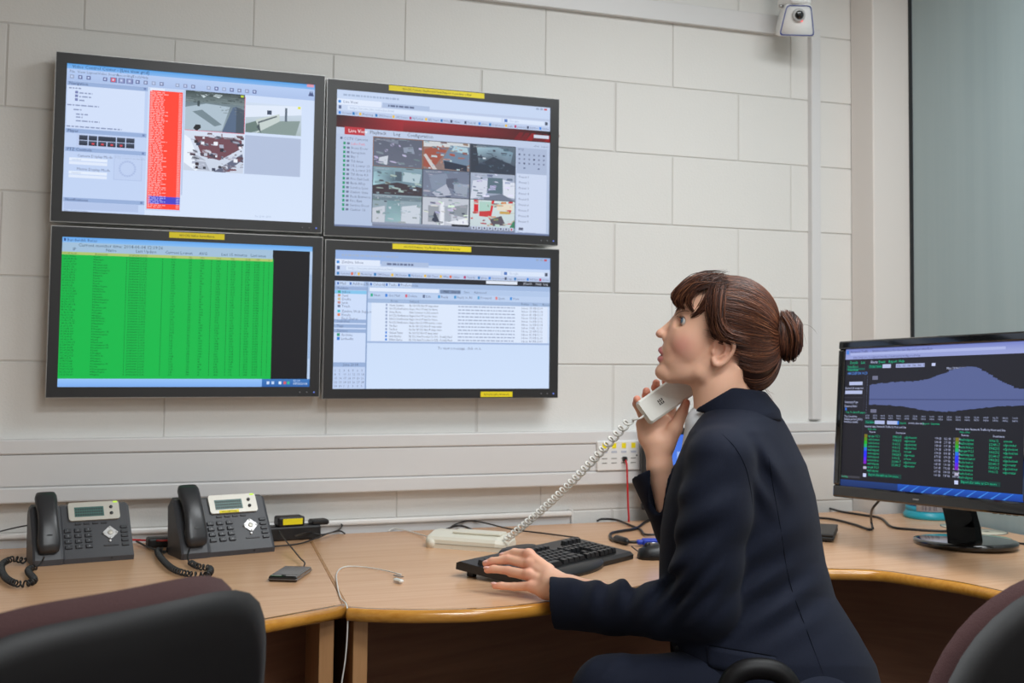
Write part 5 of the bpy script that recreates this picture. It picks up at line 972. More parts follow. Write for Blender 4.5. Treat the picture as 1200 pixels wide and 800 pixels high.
# ------------------------------------------------------------------ head and neck
def skull(P):
    d = el(P, (857, 380, 0), (52, 51, 43), 0.25); d = smin(d, el(P, (826, 372, 0), (32, 42, 37)), 14)
    return smin(d, el(P, (880, 410, 0), (27, 32, 33)), 14)
def head_sdf(P):
    A = P.copy(); A[..., 2] = np.abs(P[..., 2])                                  # both halves alike
    d = skull(P)
    d = smin(d, el(A, (818, 402, 0), (32, 46, 35), 0.32), 10)                   # face mass
    d = smin(d, el(A, (807, 402, 21), (17, 18, 12.5), 0.3), 13)                    # cheek
    d = smin(d, el(A, (797, 393, 11), (10.5, 17, 13), 0.25), 11)
    d = smin(d, chain(A, [(838, 418, 30), (822, 436, 25), (786, 440, 8)], [11, 10, 9], 5), 8)    # jaw
    d = smin(d, el(A, (797, 424, 0), (22, 19, 25), 0.3), 8)                      # lower face
    d = smin(d, el(A, (812, 432, 0), (30, 17, 24), -0.1), 8)                      # floor of the mouth
    d = smin(d, el(A, (779.5, 435.5, 0), (12, 10.5, 13)), 6)                         # chin
    d = smin(d, el(A, (789, 409, 0), (13.5, 13, 20), 0.2), 6)                   # upper jaw
    d = smin(d, chain(A, [(797.5, 364, 5), (804, 361, 20), (816, 365, 31)], [4, 4.5, 4], 3), 5)  # brow
    d = smax(d, -el(A, (796, 376.5, 20), (8, 7, 12)), 4)                       # eye hollow
    d = smin(d, chain(P, [(796.5, 369, 0), (790, 377, 0), (775.8, 389.6, 0)], [4.2, 4.4, 5.2], 2), 4.5)  # nose ridge
    d = smin(d, el(P, (774.2, 391.2, 0), (5.9, 4.6, 6.2)), 3)
    d = smin(d, chain(A, [(799, 372, 5), (793, 386, 7), (790, 397, 9)], [6.5, 7, 8], 3), 9)
    d = smin(d, el(A, (782.5, 395, 6.2), (7, 5.2, 4.2), -0.5), 3)                # nostril wing
    d = smax(d, -el(A, (775.5, 397.3, 3.4), (3.8, 1.8, 1.9), -0.2), 1.5)
    d = smin(d, chain(A, [(774.6, 410.0, 0), (776.0, 412.2, 5), (783.5, 417.4, 14)], [3.6, 3.1, 1.4], 2), 2.5)   # lips
    d = smin(d, chain(A, [(774.2, 420.6, 0), (775.6, 420.6, 5), (783.5, 418.4, 14)], [4.0, 3.6, 1.4], 2), 2.5)
    d = smax(d, -chain(A, [(766, 415.6, 0), (775, 416.0, 5), (782.5, 417.7, 12)], [1.6, 1.4, 0.5], 1), 1.2)     # parted lips
    d = smin(d, smax(el(A, (806, 376.5, 19), (9.3, 9.6, 9.4)), -el(A, (797.6, 376.6, 21.5), (7.8, 5.2, 12.5), -0.12), 1.0), 2.0)  # lids
    d = smin(d, chain(P, [(850, 415, 0), (846, 450, 0), (850, 510, 0)], [31, 33, 38], 8), 9)      # neck
    d = smin(d, rc(A, (864, 432, 26), (836, 490, 20), 7, 7), 9)
    # ear, evaluated only where it can be
    m = (P[..., 0] > 826) & (P[..., 0] < 870) & (P[..., 1] > 388) & (P[..., 1] < 434) & (np.abs(P[..., 2]) > 28); N = P[m]; N = np.c_[N[:, :2], -np.abs(N[:, 2])].astype(np.float32); z0 = -41.0
    ear = el(N, (846, 411, z0+1), (14.5, 16, 4.2), 0.35, -0.22)
    ear = smax(ear, -el(N, (843.5, 410, z0-4.5), (9, 10.5, 4.8), 0.35, -0.2), 2)
    rim = chainS(N, [(837, 407, z0), (839, 400, z0-2), (846, 396.3, z0-4), (855, 397.5, z0-6), (860, 404, z0-6.5), (858.5, 412, z0-5.5), (853, 420, z0-4), (846, 426, z0-2.5), (839.5, 426.5, z0-1.5), (836, 421, z0-1)], [2.0, 2.2, 2.3, 2.4, 2.4, 2.3, 2.4, 3.2, 3.8, 2.8], 1)
    anti = chain(N, [(841, 420, z0-2), (849, 415, z0-3.5), (852, 406, z0-4), (848, 401, z0-3.5)], [2.0, 1.9, 1.7, 1.3], 1)
    ear = smin(smin(ear, rim, 2), anti, 2); ear = smin(ear, el(N, (836, 413, z0), (2.6, 4, 3.2)), 2)
    d[m] = smin(d[m], ear, 2.5); return d
head = grow(head_sdf, (758, 318, -58), (916, 512, 58), 1.15, 1, 0.35)
# ------------------------------------------------------------------ hands
def left_hand(P):
    wr = (668, 692, 34); fingers = [                                            # index, middle, ring, little
        [(642, 668, 66), (619, 649.5, 88), (603, 647.5, 104), (589, 651.5, 112)],
        [(642, 674, 62), (621, 661, 80), (596, 655.5, 102), (577, 657.5, 112), (569.5, 660.2, 114)],
        [(642, 682, 57), (619, 673.5, 72), (596, 668.5, 92), (579, 666.5, 102), (571, 667.6, 105)],
        [(644, 691, 52), (622, 686.5, 62), (603, 687.2, 76), (588, 686.2, 84), (580, 686.2, 87)]]
    rr = [[8, 6.4, 5.2, 4.3], [8, 6.6, 5.4, 4.7, 4.2], [8, 6.4, 5.2, 4.6, 4.1], [8, 6.0, 4.9, 4.4, 3.9]]
    d = rc(P, wr, (705, 700, 10), 17, 19)
    d = smin(d, chain(P, [wr, (648, 683, 54)], [16.5, 16], 4), 8)
    d = smin(d, chain(P, [(655, 690, 44), (640, 692, 56), (628, 688, 62)], [14, 10, 7], 4), 8)
    f = None
    for pts, r in zip(fingers, rr):
        e = chain(P, [(656, 687, 46)]+pts, [10]+r, 2.0); f = e if f is None else smin(f, e, 2.4)
    d = smin(d, f, 6)
    d = smin(d, chain(P, [(650, 680, 62), (628, 676, 92), (610, 672, 108), (598, 671, 114)], [9, 7.5, 6, 5], 2), 4)   # thumb on the far side
    for (x, y, z) in ((620, 647.5, 86), (622, 658.5, 78), (620, 671, 70)): d = smin(d, el(P, (x, y, z), (6, 4.5, 6)), 4)
    return d
lhand = grow(left_hand, (560, 632, 0), (712, 726, 126), 1.05, 1, 0.3)
def right_hand(P):
    d = rc(P, (773, 548, 40), (788, 600, 48), 14.5, 18)
    d = smin(d, chain(P, [(773, 545, 40), (771, 520, 42)], [14.5, 17], 3), 6)
    d = smin(d, el(P, (770, 506, 43), (21, 23, 9.5), 0.35), 8)
    d = smin(d, chain(P, [(780, 520, 38), (791, 502, 33), (799, 485, 31), (804, 472, 30)], [12, 8.5, 6.3, 5.0], 4), 6)      # thumb
    d = smin(d, chain(P, [(757, 512, 46), (752, 497, 44)], [9, 7], 3), 5)
    for pts in ([(762, 500, 48), (753, 484, 47), (746.5, 473, 36), (746.5, 467.5, 25)], [(768, 494, 50), (764, 474, 50), (757.5, 463.5, 40), (757.5, 458, 30)], [(776, 490, 52), (775, 468, 53), (768.5, 454, 44), (769, 448.5, 35)], [(784, 490, 52), (787, 466, 56), (781, 447, 50), (781, 441, 43)]):
        d = smin(d, chain(P, pts, [8.5, 6.2, 5.2, 4.4], 2), 2.5)
    return d
rhand = grow(right_hand, (732, 432, 4), (812, 606, 74), 1.05, 1, 0.3)
# the rest of the body, under the clothes
def core(P):
    d = chain(P, [(862, 495, 0), (872, 560, 0), (880, 680, 0), (945, 835, 0)], [34, 58, 60, 66], 30)
    d = smin(d, rc(P, (850, 545, -80), (862, 545, 90), 26, 26), 20)
    d = smin(d, chain(P, [(846, 545, -92), (832, 712, -80), (690, 703, 20)], [24, 20, 17], 8), 8)
    d = smin(d, chain(P, [(862, 545, 92), (830, 672, 82), (784, 590, 46)], [24, 20, 16], 8), 8)
    for z in (-48, 52): d = smin(d, chain(P, [(945, 842, z), (712, 822, z), (745, 1080, z)], [52, 32, 18], 10), 12)
    return d
body_core = grow(core, (640, 470, -140), (1030, 1110, 135), 5.0, 1)

SK = np.array(srgb(240, 187, 158)[:3]); 
def skin_col(V, hand=False):
    c = np.tile(SK, (len(V), 1)); x, y, z = V[:, 0], V[:, 1], np.abs(V[:, 2])
    def mix(col, w): nonlocal c; c = c*(1-w[:, None])+np.array(srgb(*col)[:3])*w[:, None]
    g = lambda cx, cy, cz, rx, ry, rz, k=1.0: k*np.exp(-(((x-cx)/rx)**2+((y-cy)/ry)**2+((z-cz)/rz)**2))
    if not hand:
        mix((205, 118, 112), g(800, 405, 28, 16, 13, 18, 0.62)); mix((206, 134, 118), g(771, 391, 0, 9, 8, 9, 0.4)); mix((214, 138, 118), g(848, 410, 44, 16, 18, 9, 0.35))
        mix((206, 150, 128), g(800, 366, 18, 9, 6, 12, 0.35)); mix((204, 160, 140), g(800, 440, 0, 40, 14, 50, 0.25))
        for pts, rad in (([(774.4, 410.2, 0), (775.8, 412.2, 5), (783.5, 417.4, 14)], 4.0), ([(774.2, 420.6, 0), (775.6, 420.6, 5), (783.5, 418.4, 14)], 4.3)):
            d = chain(np.stack([x, y, z], -1), pts, [rad, rad*0.9, rad*0.4], 1); mix((202, 108, 116), np.clip(0.9-d*0.9, 0, 1)*0.85)
        d = chain(np.stack([x, y, z], -1), [(774, 415.8, 0), (777, 416.2, 5), (782.5, 417.7, 12)], [1.3, 1.2, 0.4], 1); mix((92, 34, 40), np.clip(0.9-d, 0, 1)*0.85)
        d = chain(np.stack([x, y, z], -1), [(797.0, 371.6, 12), (797.6, 371.0, 19), (802.5, 372.4, 29)], [0.8]*3, 1); mix((60, 36, 30), np.clip(0.7-d*1.1, 0, 1)*0.9)
        d = chain(np.stack([x, y, z], -1), [(798, 380.4, 13), (799, 381, 19), (803.5, 379.4, 27)], [0.5]*3, 1); mix((140, 90, 78), np.clip(0.6-d*0.7, 0, 1)*0.7)
    else:
        z = V[:, 2]
        for (cx, cy, cz, r, k) in ((620, 650, 88, 9, .5), (622, 662, 80, 9, .5), (620, 674, 72, 9, .45), (624, 687, 62, 9, .4), (596, 655, 102, 7, .35), (596, 668, 92, 7, .35), (570, 660, 114, 8, .5), (571, 667, 105, 8, .5), (580, 686, 87, 8, .5), (746, 468, 26, 9, .75), (757, 458, 31, 9, .75), (769, 449, 36, 9, .75), (804, 472, 30, 12, .55), (781, 442, 43, 9, .7)):
            w = k*np.exp(-(((x-cx)**2+(y-cy)**2+(z-cz)**2)/r**2)); mix((214, 112, 92), w)
    return np.c_[np.clip(c, 0, 1), np.ones(len(V))]
M_skin = attr_mat('skin', 0.48, sss=0.14, spec=0.4, bump=(420, 0.07, 0.0006))
person = empty('person', PERSON_LOC, 'seated person in a navy suit, auburn hair in a bun, holding a handset', 'person')
cols = np.vstack([skin_col(head[0]), skin_col(lhand[0], True), skin_col(rhand[0], True), skin_col(body_core[0], True)])
body = mesh_q('body', [head, lhand, rhand, body_core], M_skin, person, cols)
def blob(c, r, ang=0.0, yaw=0.0, n=10):
    V = []; F = []
    for i in range(n+1):
        for j in range(2*n):
            a = math.pi*i/n; b = math.pi*j/n; p = np.array([r[0]*math.sin(a)*math.cos(b), r[1]*math.cos(a), r[2]*math.sin(a)*math.sin(b)])
            cy, sy = math.cos(yaw), math.sin(yaw); p = np.array([p[0]*cy-p[2]*sy, p[1], p[0]*sy+p[2]*cy])
            ca, sa = math.cos(ang), math.sin(ang); V.append((c[0]+p[0]*ca-p[1]*sa, c[1]+p[0]*sa+p[1]*ca, c[2]+p[2]))
    for i in range(n):
        for j in range(2*n): F.append((i*2*n+j, i*2*n+(j+1) % (2*n), (i+1)*2*n+(j+1) % (2*n), (i+1)*2*n+j))
    return np.array(V), np.array(F)
mesh_q('teeth', [blob((778.2, 415.2, 0), (2.6, 2.6, 8.5), 0.2)], mat('teeth', srgb(226, 220, 210), 0.3), person)
# nails
M_nail = mat('nail', srgb(226, 176, 164), 0.25)
for c, a in (((569.5, 657.8, 112), -0.25), ((570.5, 665, 103), 0.0), ((579, 683.6, 85.5), 0.1), ((589, 648.8, 110), -0.2)): mesh_q('nail', [blob(c, (4.4, 2.0, 3.0), a)], M_nail, person)
# eyes
M_scl = mat('sclera', srgb(232, 228, 224), 0.12); M_iris = mat('iris', srgb(96, 124, 150), 0.15); M_pup = mat('pupil', srgb(12, 12, 14), 0.1)
for z in (-19, 19):
    ey = mesh_q('eye', [blob((806, 376.5, z), (8.2, 8.2, 8.2), 0, 0, 14)], M_scl, person)
    gz = np.array([-0.93, -0.16, 0.0 if z > 0 else -0.30]); gz /= np.linalg.norm(gz); cc = np.array([806, 376.5, z])+gz*7.2
    mesh_q('iris', [blob(cc, (1.6, 3.9, 3.9), 0.17, 0.3 if z < 0 else 0.0)], M_iris, ey).parent = ey
    cc = np.array([806, 376.5, z])+gz*8.1; mesh_q('pupil', [blob(cc, (0.9, 1.9, 1.9), 0.17, 0.3 if z < 0 else 0.0)], M_pup, ey)
# ------------------------------------------------------------------ strands
def strands_mesh(S, radius, nside=3):
    """S: (n, m, 3) polylines in q units -> tubes; radius (n,) or scalar"""
    S = np.asarray(S, float); n, m, _ = S.shape; T = np.gradient(S, axis=1); T /= np.linalg.norm(T, axis=2, keepdims=True)+1e-9
    ref = np.array([0.31, 0.22, 0.92]); A = np.cross(T, ref); A /= np.linalg.norm(A, axis=2, keepdims=True)+1e-9; B = np.cross(T, A)
    tap = np.interp(np.linspace(0, 1, m), [0, 0.15, 0.85, 1], [0.15, 1, 1, 0.2]); R = (np.ones(n)*radius)[:, None]*tap[None]
    V = np.stack([S+R[..., None]*(A*math.cos(2*math.pi*k/nside)+B*math.sin(2*math.pi*k/nside)) for k in range(nside)], 2).reshape(-1, 3)
    i = np.arange(n)[:, None, None]*m*nside+np.arange(m-1)[None, :, None]*nside; k = np.arange(nside)[None, None]; k2 = (np.arange(nside)+1)[None, None] % nside
    F = np.stack([i+k, i+k2, i+nside+k2, i+nside+k], -1).reshape(-1, 4); return V, F
HR = [srgb(90, 52, 36)[:3], srgb(68, 38, 28)[:3], srgb(114, 68, 46)[:3], srgb(50, 29, 23)[:3], srgb(138, 88, 60)[:3]]
def hair_cols(n, per):
    i = rng.choice(5, n, p=[0.33, 0.27, 0.18, 0.14, 0.08]); c = np.array(HR)[i]*rng.uniform(0.85, 1.15, (n, 1)); return np.repeat(np.c_[c, np.ones(n)], per, 0)
M_hair = attr_mat('hair', 0.42, spec=0.4)
hairline = [(836, 340), (826, 331), (832, 317), (862, 317), (902, 338), (920, 384), (916, 430), (897, 462), (866, 460), (857, 440), (866, 416), (866, 402), (858, 392), (846, 391), (838, 397), (834, 388), (835, 372), (838, 358), (841, 348)]
def hair_vol(P): return smin(skull(P)-5.0, el(P, (884, 420, 0), (29, 38, 36)), 12)
def hair_base(P): return smax(hair_vol(P)+1.2, poly_sd(P[..., 0], P[..., 1], hairline)+1.5, 5)
hb = grow(hair_base, (784, 308, -56), (926, 468, 56), 1.6, 2)
HC = np.array([860.0, 385.0, 0.0]); BUN = np.array([909.0, 393.0, 0.0])
def on_hair(D, lift=0.0):
    """directions from the head centre -> points on the hair surface"""
    D = D/np.linalg.norm(D, axis=-1, keepdims=True); lo = np.full(D.shape[:-1], 20.0); hi = np.full(D.shape[:-1], 90.0)
    for _ in range(14):
        mid = (lo+hi)/2; ins = hair_vol((HC+D*mid[..., None]).astype(np.float32)) < 0; lo = np.where(ins, mid, lo); hi = np.where(ins, hi, mid)
    return HC+D*(lo+lift)[..., None]
def comb(starts, n_pts=14, lift=0.3):
    s = np.asarray(starts, float); n = len(s); ax = (BUN-HC)/np.linalg.norm(BUN-HC); v = s-HC; v = v-(v@ax)[:, None]*ax; v /= np.linalg.norm(v, axis=1)[:, None]+1e-9
    e = BUN+v*rng.uniform(7, 15, (n, 1))*np.array([0.3, 1.3, 0.8])+rng.normal(0, 1.2, (n, 3))
    d0 = s-HC; d1 = e-HC; d0 /= np.linalg.norm(d0, axis=1)[:, None]; d1 /= np.linalg.norm(d1, axis=1)[:, None]
    om = np.arccos(np.clip((d0*d1).sum(1), -1, 1))[:, None]; t = np.linspace(0, 1, n_pts); out = []
    for k in t: out.append((np.sin((1-k)*om)*d0+np.sin(k*om)*d1)/np.maximum(np.sin(om), 1e-4))
    D = np.stack(out, 1); bow = np.array([0.0, 0.10, 0.0])*np.sin(math.pi*t)[None, :, None]; wob = rng.normal(0, 0.022, (n, 1, 3))*np.sin(math.pi*t)[None, :, None]; D = D+wob+bow*(s[:, 1] < 400)[:, None, None]
    clump = 1.4*np.sin(s[:, 2:3]*0.9+s[:, 1:2]*0.55+s[:, 0:1]*0.3)
    return on_hair(D, lift+(rng.uniform(-0.8, 0.5, (n, 1))+0.5*clump)*np.sin(math.pi*np.clip(t*1.15, 0, 1))[None])
st = []
def edge_starts(poly, n, inner=4):
    P = smooth_path([(a, b, 0) for a, b in poly], 200)[:, :2]; i = rng.integers(0, len(P), n); xy = P[i]+rng.normal(0, inner, (n, 2)); return xy
for sgn in (-1, 1):
    nn = 2000 if sgn < 0 else 800
    for poly, cnt in (([(822, 322), (836, 340), (830, 356), (834, 372), (836, 388), (842, 393)], nn), ([(848, 391), (860, 394), (868, 404), (866, 420)], nn//3), ([(858, 440), (864, 458), (884, 462), (902, 452)], nn//2)):
        xy = edge_starts(poly, cnt, 3.6); z = np.full(len(xy), 1.0)*sgn
        # depth on the surface for a given side-view position
        Z = np.full(len(xy), 0.0)
        lo = np.zeros(len(xy)); hi = np.full(len(xy), 56.0)
        for _ in range(12):
            mid = (lo+hi)/2; ins = hair_vol(np.c_[xy, mid*sgn].astype(np.float32)) < 0; lo = np.where(ins, mid, lo); hi = np.where(ins, hi, mid)
        st.append(np.c_[xy, lo*sgn])
    a = rng.uniform(0, 1, nn//2); top = np.c_[822+a*44, np.full(len(a), 320.0), sgn*rng.uniform(0, 30, len(a))]; st.append(top)
    u = rng.uniform(0, 1, (nn, 2)); fill = np.c_[842+u[:, 0]*60, 330+u[:, 1]*110, np.full(nn, sgn*40.0)]; fill = fill[poly_sd(fill[:, 0], fill[:, 1], hairline) < -4]; st.append(fill)
S1 = comb(np.vstack(st))
def lock(pts, n, spread, az=1.4, m=16, jit=0.5):
    """a lock of n strands along a centre line; spread = start, middle, end thickness"""
    C = smooth_path(pts, 60); idx = np.linspace(0, len(C)-1, m); C = np.stack([np.interp(idx, np.arange(len(C)), C[:, k]) for k in range(3)], -1)
    w = np.interp(np.linspace(0, 1, m), np.linspace(0, 1, len(spread)), spread); o = rng.normal(0, 0.5, (n, 1, 3)); o2 = rng.normal(0, jit*0.25, (n, m, 3)); o2 = np.cumsum(o2, 1)*0.35
    return C[None]+o*w[None, :, None]*np.array([1, 1, az])+o2
L = []
for sg in (-1, 1):
    k = 1.0 if sg < 0 else 0.6
    for pts, n, sp, *az in ([[(850, 332, 18), (837, 337, 31), (830, 352, 37), (821, 364, 36), (811, 371, 33)], 170, (12, 6, 4.5, 2)],
            [[(846, 330, 10), (824, 332, 26), (811, 344, 33), (807.5, 355, 33), (813, 366, 34)], 80, (10, 5, 3, 1.6)],
            [[(846, 329, 4), (820, 327, 14), (801, 338, 20), (792, 349, 20), (795, 359, 19)], 130, (9, 6, 5, 2)],
            [[(844, 328, 2), (814, 328, 6), (798, 339, 9), (791, 350, 9), (796, 360, 9)], 110, (9, 5, 5, 2)],
            [[(846, 330, 12), (818, 331, 23), (801, 345, 27), (798, 355, 26), (802, 363, 25)], 44, (9, 4, 3, 1.5)],
            [[(852, 331, 10), (834, 329, 13), (816, 331, 14), (803, 339, 14), (795, 348, 13)], 230, (6, 6, 6, 5, 4), 3.2],
            [[(852, 333, 20), (838, 332, 26), (822, 335, 28), (810, 341, 28), (803, 348, 26)], 120, (6, 5, 4, 3.5, 2), 2.4],
            [[(840, 336, 30), (836, 352, 39), (834, 372, 42), (839, 392, 45), (850, 397, 46)], 130, (9, 6, 4, 3)],
            [[(846, 332, 20), (842, 352, 41), (842, 374, 46), (852, 390, 48), (872, 396, 46)], 200, (9, 9, 9, 8)]):
        L.append(lock([(x, y, z*sg) for x, y, z in pts], int(n*k), sp, *az))
S2 = np.vstack(L)
# bun: wound coils of hair
def bun_sd(P): return el(P, (925.5, 392, 0), (14.5, 27, 21), 0.05)
bb = grow(bun_sd, (904, 358, -26), (946, 426, 26), 2.4, 1)
B = []
for k in range(700):
    a0 = rng.uniform(0, 2*math.pi); tl = rng.normal(0.35, 0.22); t = np.linspace(0, rng.uniform(1.6, 3.6), 16)+a0; off = rng.uniform(-0.85, 0.85); rr = math.sqrt(max(0.05, 1-off**2))
    x = 925.5+14.8*off*np.ones(16)+3.0*np.sin(t+tl*5); y = 392+27.6*rr*np.sin(t)+tl*6; z = 21.5*rr*np.cos(t); B.append(np.stack([x, y, z], -1))
for k in range(260):
    t = np.linspace(0, 1, 16); zz = rng.normal(-19, 3); x0 = rng.uniform(914, 922); B.append(np.stack([x0+10*np.sin(t*math.pi*0.9)+t*6+rng.normal(0, 1), 366+50*t+rng.normal(0, 1.5), zz*np.sin(math.pi*(0.1+0.8*t))-2], -1))
S3 = np.stack(B)
FW_ = []
for k in range(44):
    d = rng.normal(0, 1, 3); d[1] = -abs(d[1]) if rng.random() < 0.6 else d[1]; p = on_hair(d[None])[0]; dr = (p-HC)/np.linalg.norm(p-HC); tg = np.cross(dr, rng.normal(0, 1, 3)); tg /= np.linalg.norm(tg)
    if poly_sd(np.array([p[0]]), np.array([p[1]]), hairline)[0] > 2: continue
    t = np.linspace(0, 1, 16)[:, None]; ln = rng.uniform(6, 16); FW_.append(p+tg*ln*t+dr*(ln*0.5)*np.sin(t*2.2)*rng.uniform(0.2, 0.9))
for k in range(14): t = np.linspace(0, 1, 16)[:, None]; p = np.array([rng.uniform(880, 900), rng.uniform(452, 462), -rng.uniform(5, 30)]); FW_.append(p+np.array([rng.uniform(4, 16), rng.uniform(6, 16), 0])*t+np.array([rng.uniform(-5, 5), 0, 0])*t*t)
t = np.linspace(0, 1, 16)[:, None]; stray = [np.array([937, 381, -6])+np.array([12, -4, 0])*np.sin(t*1.6)+np.array([8.5, 14, 0])*t**2.2]+[np.array([936, 383, -5])+np.array([a, -2, 0])*t+np.array([0, b, 0])*t**2 for a, b in ((9, 22), (6, 30))]
S4 = np.stack(FW_+stray)
hv = []; hc = []
for S, r, ns in ((S1, 0.46, 3), (S2, 0.42, 3), (S3, 0.62, 3), (S4, 0.15, 3)):
    v = strands_mesh(S, r*rng.uniform(0.7, 1.25, len(S)), ns); hv.append(v); hc.append(hair_cols(len(S), S.shape[1]*ns))
hv = [hb, bb]+hv; hc = [np.tile([*HR[3], 1], (len(hb[0]), 1)), np.tile([*HR[3], 1], (len(bb[0]), 1))]+hc
mesh_q('hair', hv, M_hair, person, np.vstack(hc), 'auburn hair with a fringe, tied in a bun')
BR = [lock([(796, 365, 7*s), (799.5, 361.5, 15*s), (806, 360.5, 24*s), (814, 364, 32*s)], 90, (4, 3.6, 2.6, 1.2), jit=0.3) for s in (-1, 1)]
mesh_q('eyebrow', [strands_mesh(BR[0], 0.4), strands_mesh(BR[1], 0.4)], mat('brow_hair', srgb(78, 44, 30), 0.6), person)
LA = [np.stack([np.array([797.6-0.6*math.sin(k*0.5)+0.03*k*k*0.6, 371.6+0.01*k*k, s*(13+k*1.1)])+np.array([-4.2, -1.8+0.1*k, s*0.8*(k-5)*0.4])*tt for tt in np.linspace(0, 1, 6)]) for s in (-1, 1) for k in range(14)]
mesh_q('eyelashes', [strands_mesh(np.stack(LA), 0.28)], mat('lash', srgb(30, 20, 18), 0.6), person)
# ------------------------------------------------------------------ clothes
def ystack(P, ys, cx, a, w, n=2.3, shear=0.2):
    y = P[..., 1]; f = lambda v: np.interp(y, ys, v).astype(np.float32)
    A, Wd = f(a), f(w); x = P[..., 0]-f(cx)-shear*P[..., 2]
    k = (np.abs(x/A)**n+np.abs(P[..., 2]/Wd)**n)**(1.0/n); return (k-1)*np.minimum(A, Wd)*0.9
TY = [462, 478, 492, 505, 520, 545, 580, 620, 660, 700, 740, 780, 820, 860, 900]
TC = [868, 868, 868, 867, 867, 868, 868, 868, 870, 876, 894, 911, 918, 922, 925]
TA = [20, 38, 47, 54, 61, 73, 84, 91, 95, 101, 108, 113, 116, 112, 100]
TW = [24, 46, 76, 98, 106, 106, 100, 94, 89, 89, 96, 106, 112, 112, 104]
def folds(P, c, dirv, wl, amp, r):
    """a few cloth folds: waves across dirv, fading out around c"""
    d = P-np.array(c, np.float32); u = d@np.array(dirv, np.float32); g = np.exp(-(d[..., 0]**2/r[0]**2+d[..., 1]**2/r[1]**2+d[..., 2]**2/r[2]**2))
    return amp*g*np.sin(2*math.pi*u/wl)
def jacket_sdf(P):
    d = ystack(P, TY, TC, TA, TW)
    d = smax(d, P[..., 1]-884, 4); d = smax(d, 466-P[..., 1], 3)
    d = d+folds(P, (930, 640, -60), (0.6, 0.8, 0), 62, 2.0, (50, 60, 80))+folds(P, (900, 690, -90), (0.55, 0.83, 0), 36, 4.0, (70, 50, 60))+folds(P, (890, 560, -90), (0.8, -0.5, 0), 28, 4.6, (30, 40, 60))
    # left sleeve (near side)
    s = chain(P, [(846, 540, -92), (838, 600, -99), (829, 660, -97), (830, 712, -88)], [40, 42, 40, 37], 12)
    s = smin(s, chain(P, [(830, 714, -88), (780, 716, -58), (720, 713, -14), (648, 706, 38)], [36, 32.5, 29.5, 31], 12), 10)
    s = s+folds(P, (800, 690, -90), (0.75, 0.66, 0), 22, 6.5, (42, 34, 70))+folds(P, (735, 690, -20), (1.0, 0.25, 0), 32, 5.6, (52, 24, 60))+folds(P, (690, 700, 10), (0.9, -0.4, 0), 40, 1.2, (30, 40, 60))+folds(P, (815, 620, -110), (0.5, 0.86, 0), 38, 4.2, (40, 60, 60))
    s = smax(s, 646.5-P[..., 0]+0.10*(P[..., 1]-706)+0.10*(P[..., 2]-38), 2.5)
    s = smax(s, -rc(P, (636, 705, 46), (690, 709, 8), 27.5, 24), 2)
    d = smin(d, s, 9)
    # right sleeve (far side)
    t = chain(P, [(866, 540, 92), (845, 610, 92), (826, 668, 82)], [38, 38, 33], 10); t = smin(t, chain(P, [(826, 668, 82), (798, 618, 60), (762, 540, 40)], [32, 30, 29.5], 8), 8)
    n = np.array([-0.32, -0.93, 0.15]); t = smax(t, (P-np.array([764, 553, 42], np.float32))@n.astype(np.float32), 2.0)
    t = smax(t, -rc(P, (758, 530, 38), (786, 592, 53), 26.5, 23), 2)
    d = smin(d, t, 6)
    # open front between the lapels
    op = poly_sd(P[..., 0], P[..., 1], [(770, 470), (822, 470), (818, 486), (800, 520), (782, 560), (775, 600), (760, 600)])
    d = smax(d, -np.maximum(op, np.abs(P[..., 2]-8)-26), 3)
    # neck opening
    return smax(d, -chain(P, [(850, 440, 0), (850, 520, 0)], [37, 40], 4), 2)
jk = grow(jacket_sdf, (640, 455, -150), (1040, 892, 138), 2.3, 2, 0.4)
M_navy = mat('navy_wool', srgb(25, 30, 47), 0.8, bump=(1500, 0.5, 0.0008), sheen=0.03, spec=0.2, grain=((900, 900, 120), srgb(19, 23, 37), 0.35, 0.65))
M_dark = mat('button_dark', srgb(20, 20, 26), 0.35)
jacket = mesh_q('jacket', [jk], M_navy, person, None, 'navy wool suit jacket')
# collar standing round the neck
def collar_sdf(P):
    sh = chain(P, [(846, 452, 0), (852, 470, 0), (862, 498, 0)], [41, 45, 55], 5); inn = chain(P, [(846, 440, 0), (853, 520, 0)], [37.5, 42], 4)
    d = smax(sh, -inn, 1.5); d = smax(d, (P@np.array([-0.50, -0.866, 0], np.float32))-(-0.50*858-0.866*454.0), 2); d = smax(d, 452.0-P[..., 1]+0.14*(P[..., 0]-850), 3)
    d = smax(d, P[..., 1]-(487+0.10*(P[..., 0]-850)), 3); fr = poly_sd(P[..., 0], P[..., 1], [(780, 440), (815, 440), (823, 474), (812, 500), (795, 530), (770, 530)]); return smax(d, -np.maximum(fr, np.abs(P[..., 2])-24), 2)
mesh_q('collar', [grow(collar_sdf, (780, 440, -76), (940, 506, 76), 1.9, 2)], M_navy, jacket, None)
def strip(path, w, th):
    """flat cloth strip: path of (x, y, z); w = width vector"""
    S = smooth_path(path, 40); V = []; n = len(S); w = np.array(w, float)
    for p in S:
        for a, b in ((-0.5, 0), (0.5, 0), (0.5, th), (-0.5, th)): V.append(p+w*a+np.array([0, 0, -b]))
    F = [(i*4+k, i*4+(k+1) % 4, (i+1)*4+(k+1) % 4, (i+1)*4+k) for i in range(n-1) for k in range(4)]+[(0, 1, 2, 3), ((n-1)*4+3, (n-1)*4+2, (n-1)*4+1, (n-1)*4)]
    return np.array(V), np.array(F)
def surf(fn, x, y, sgn=-1, off=0.0):
    """near-side depth of a volume at a side-view position"""
    zz = np.linspace(-150, 130, 561, dtype=np.float32); P = np.stack([np.full_like(zz, x), np.full_like(zz, y), zz], -1); f = fn(P[None, None])[0, 0]; i = np.argmax(f < 0); return float(zz[i])-off
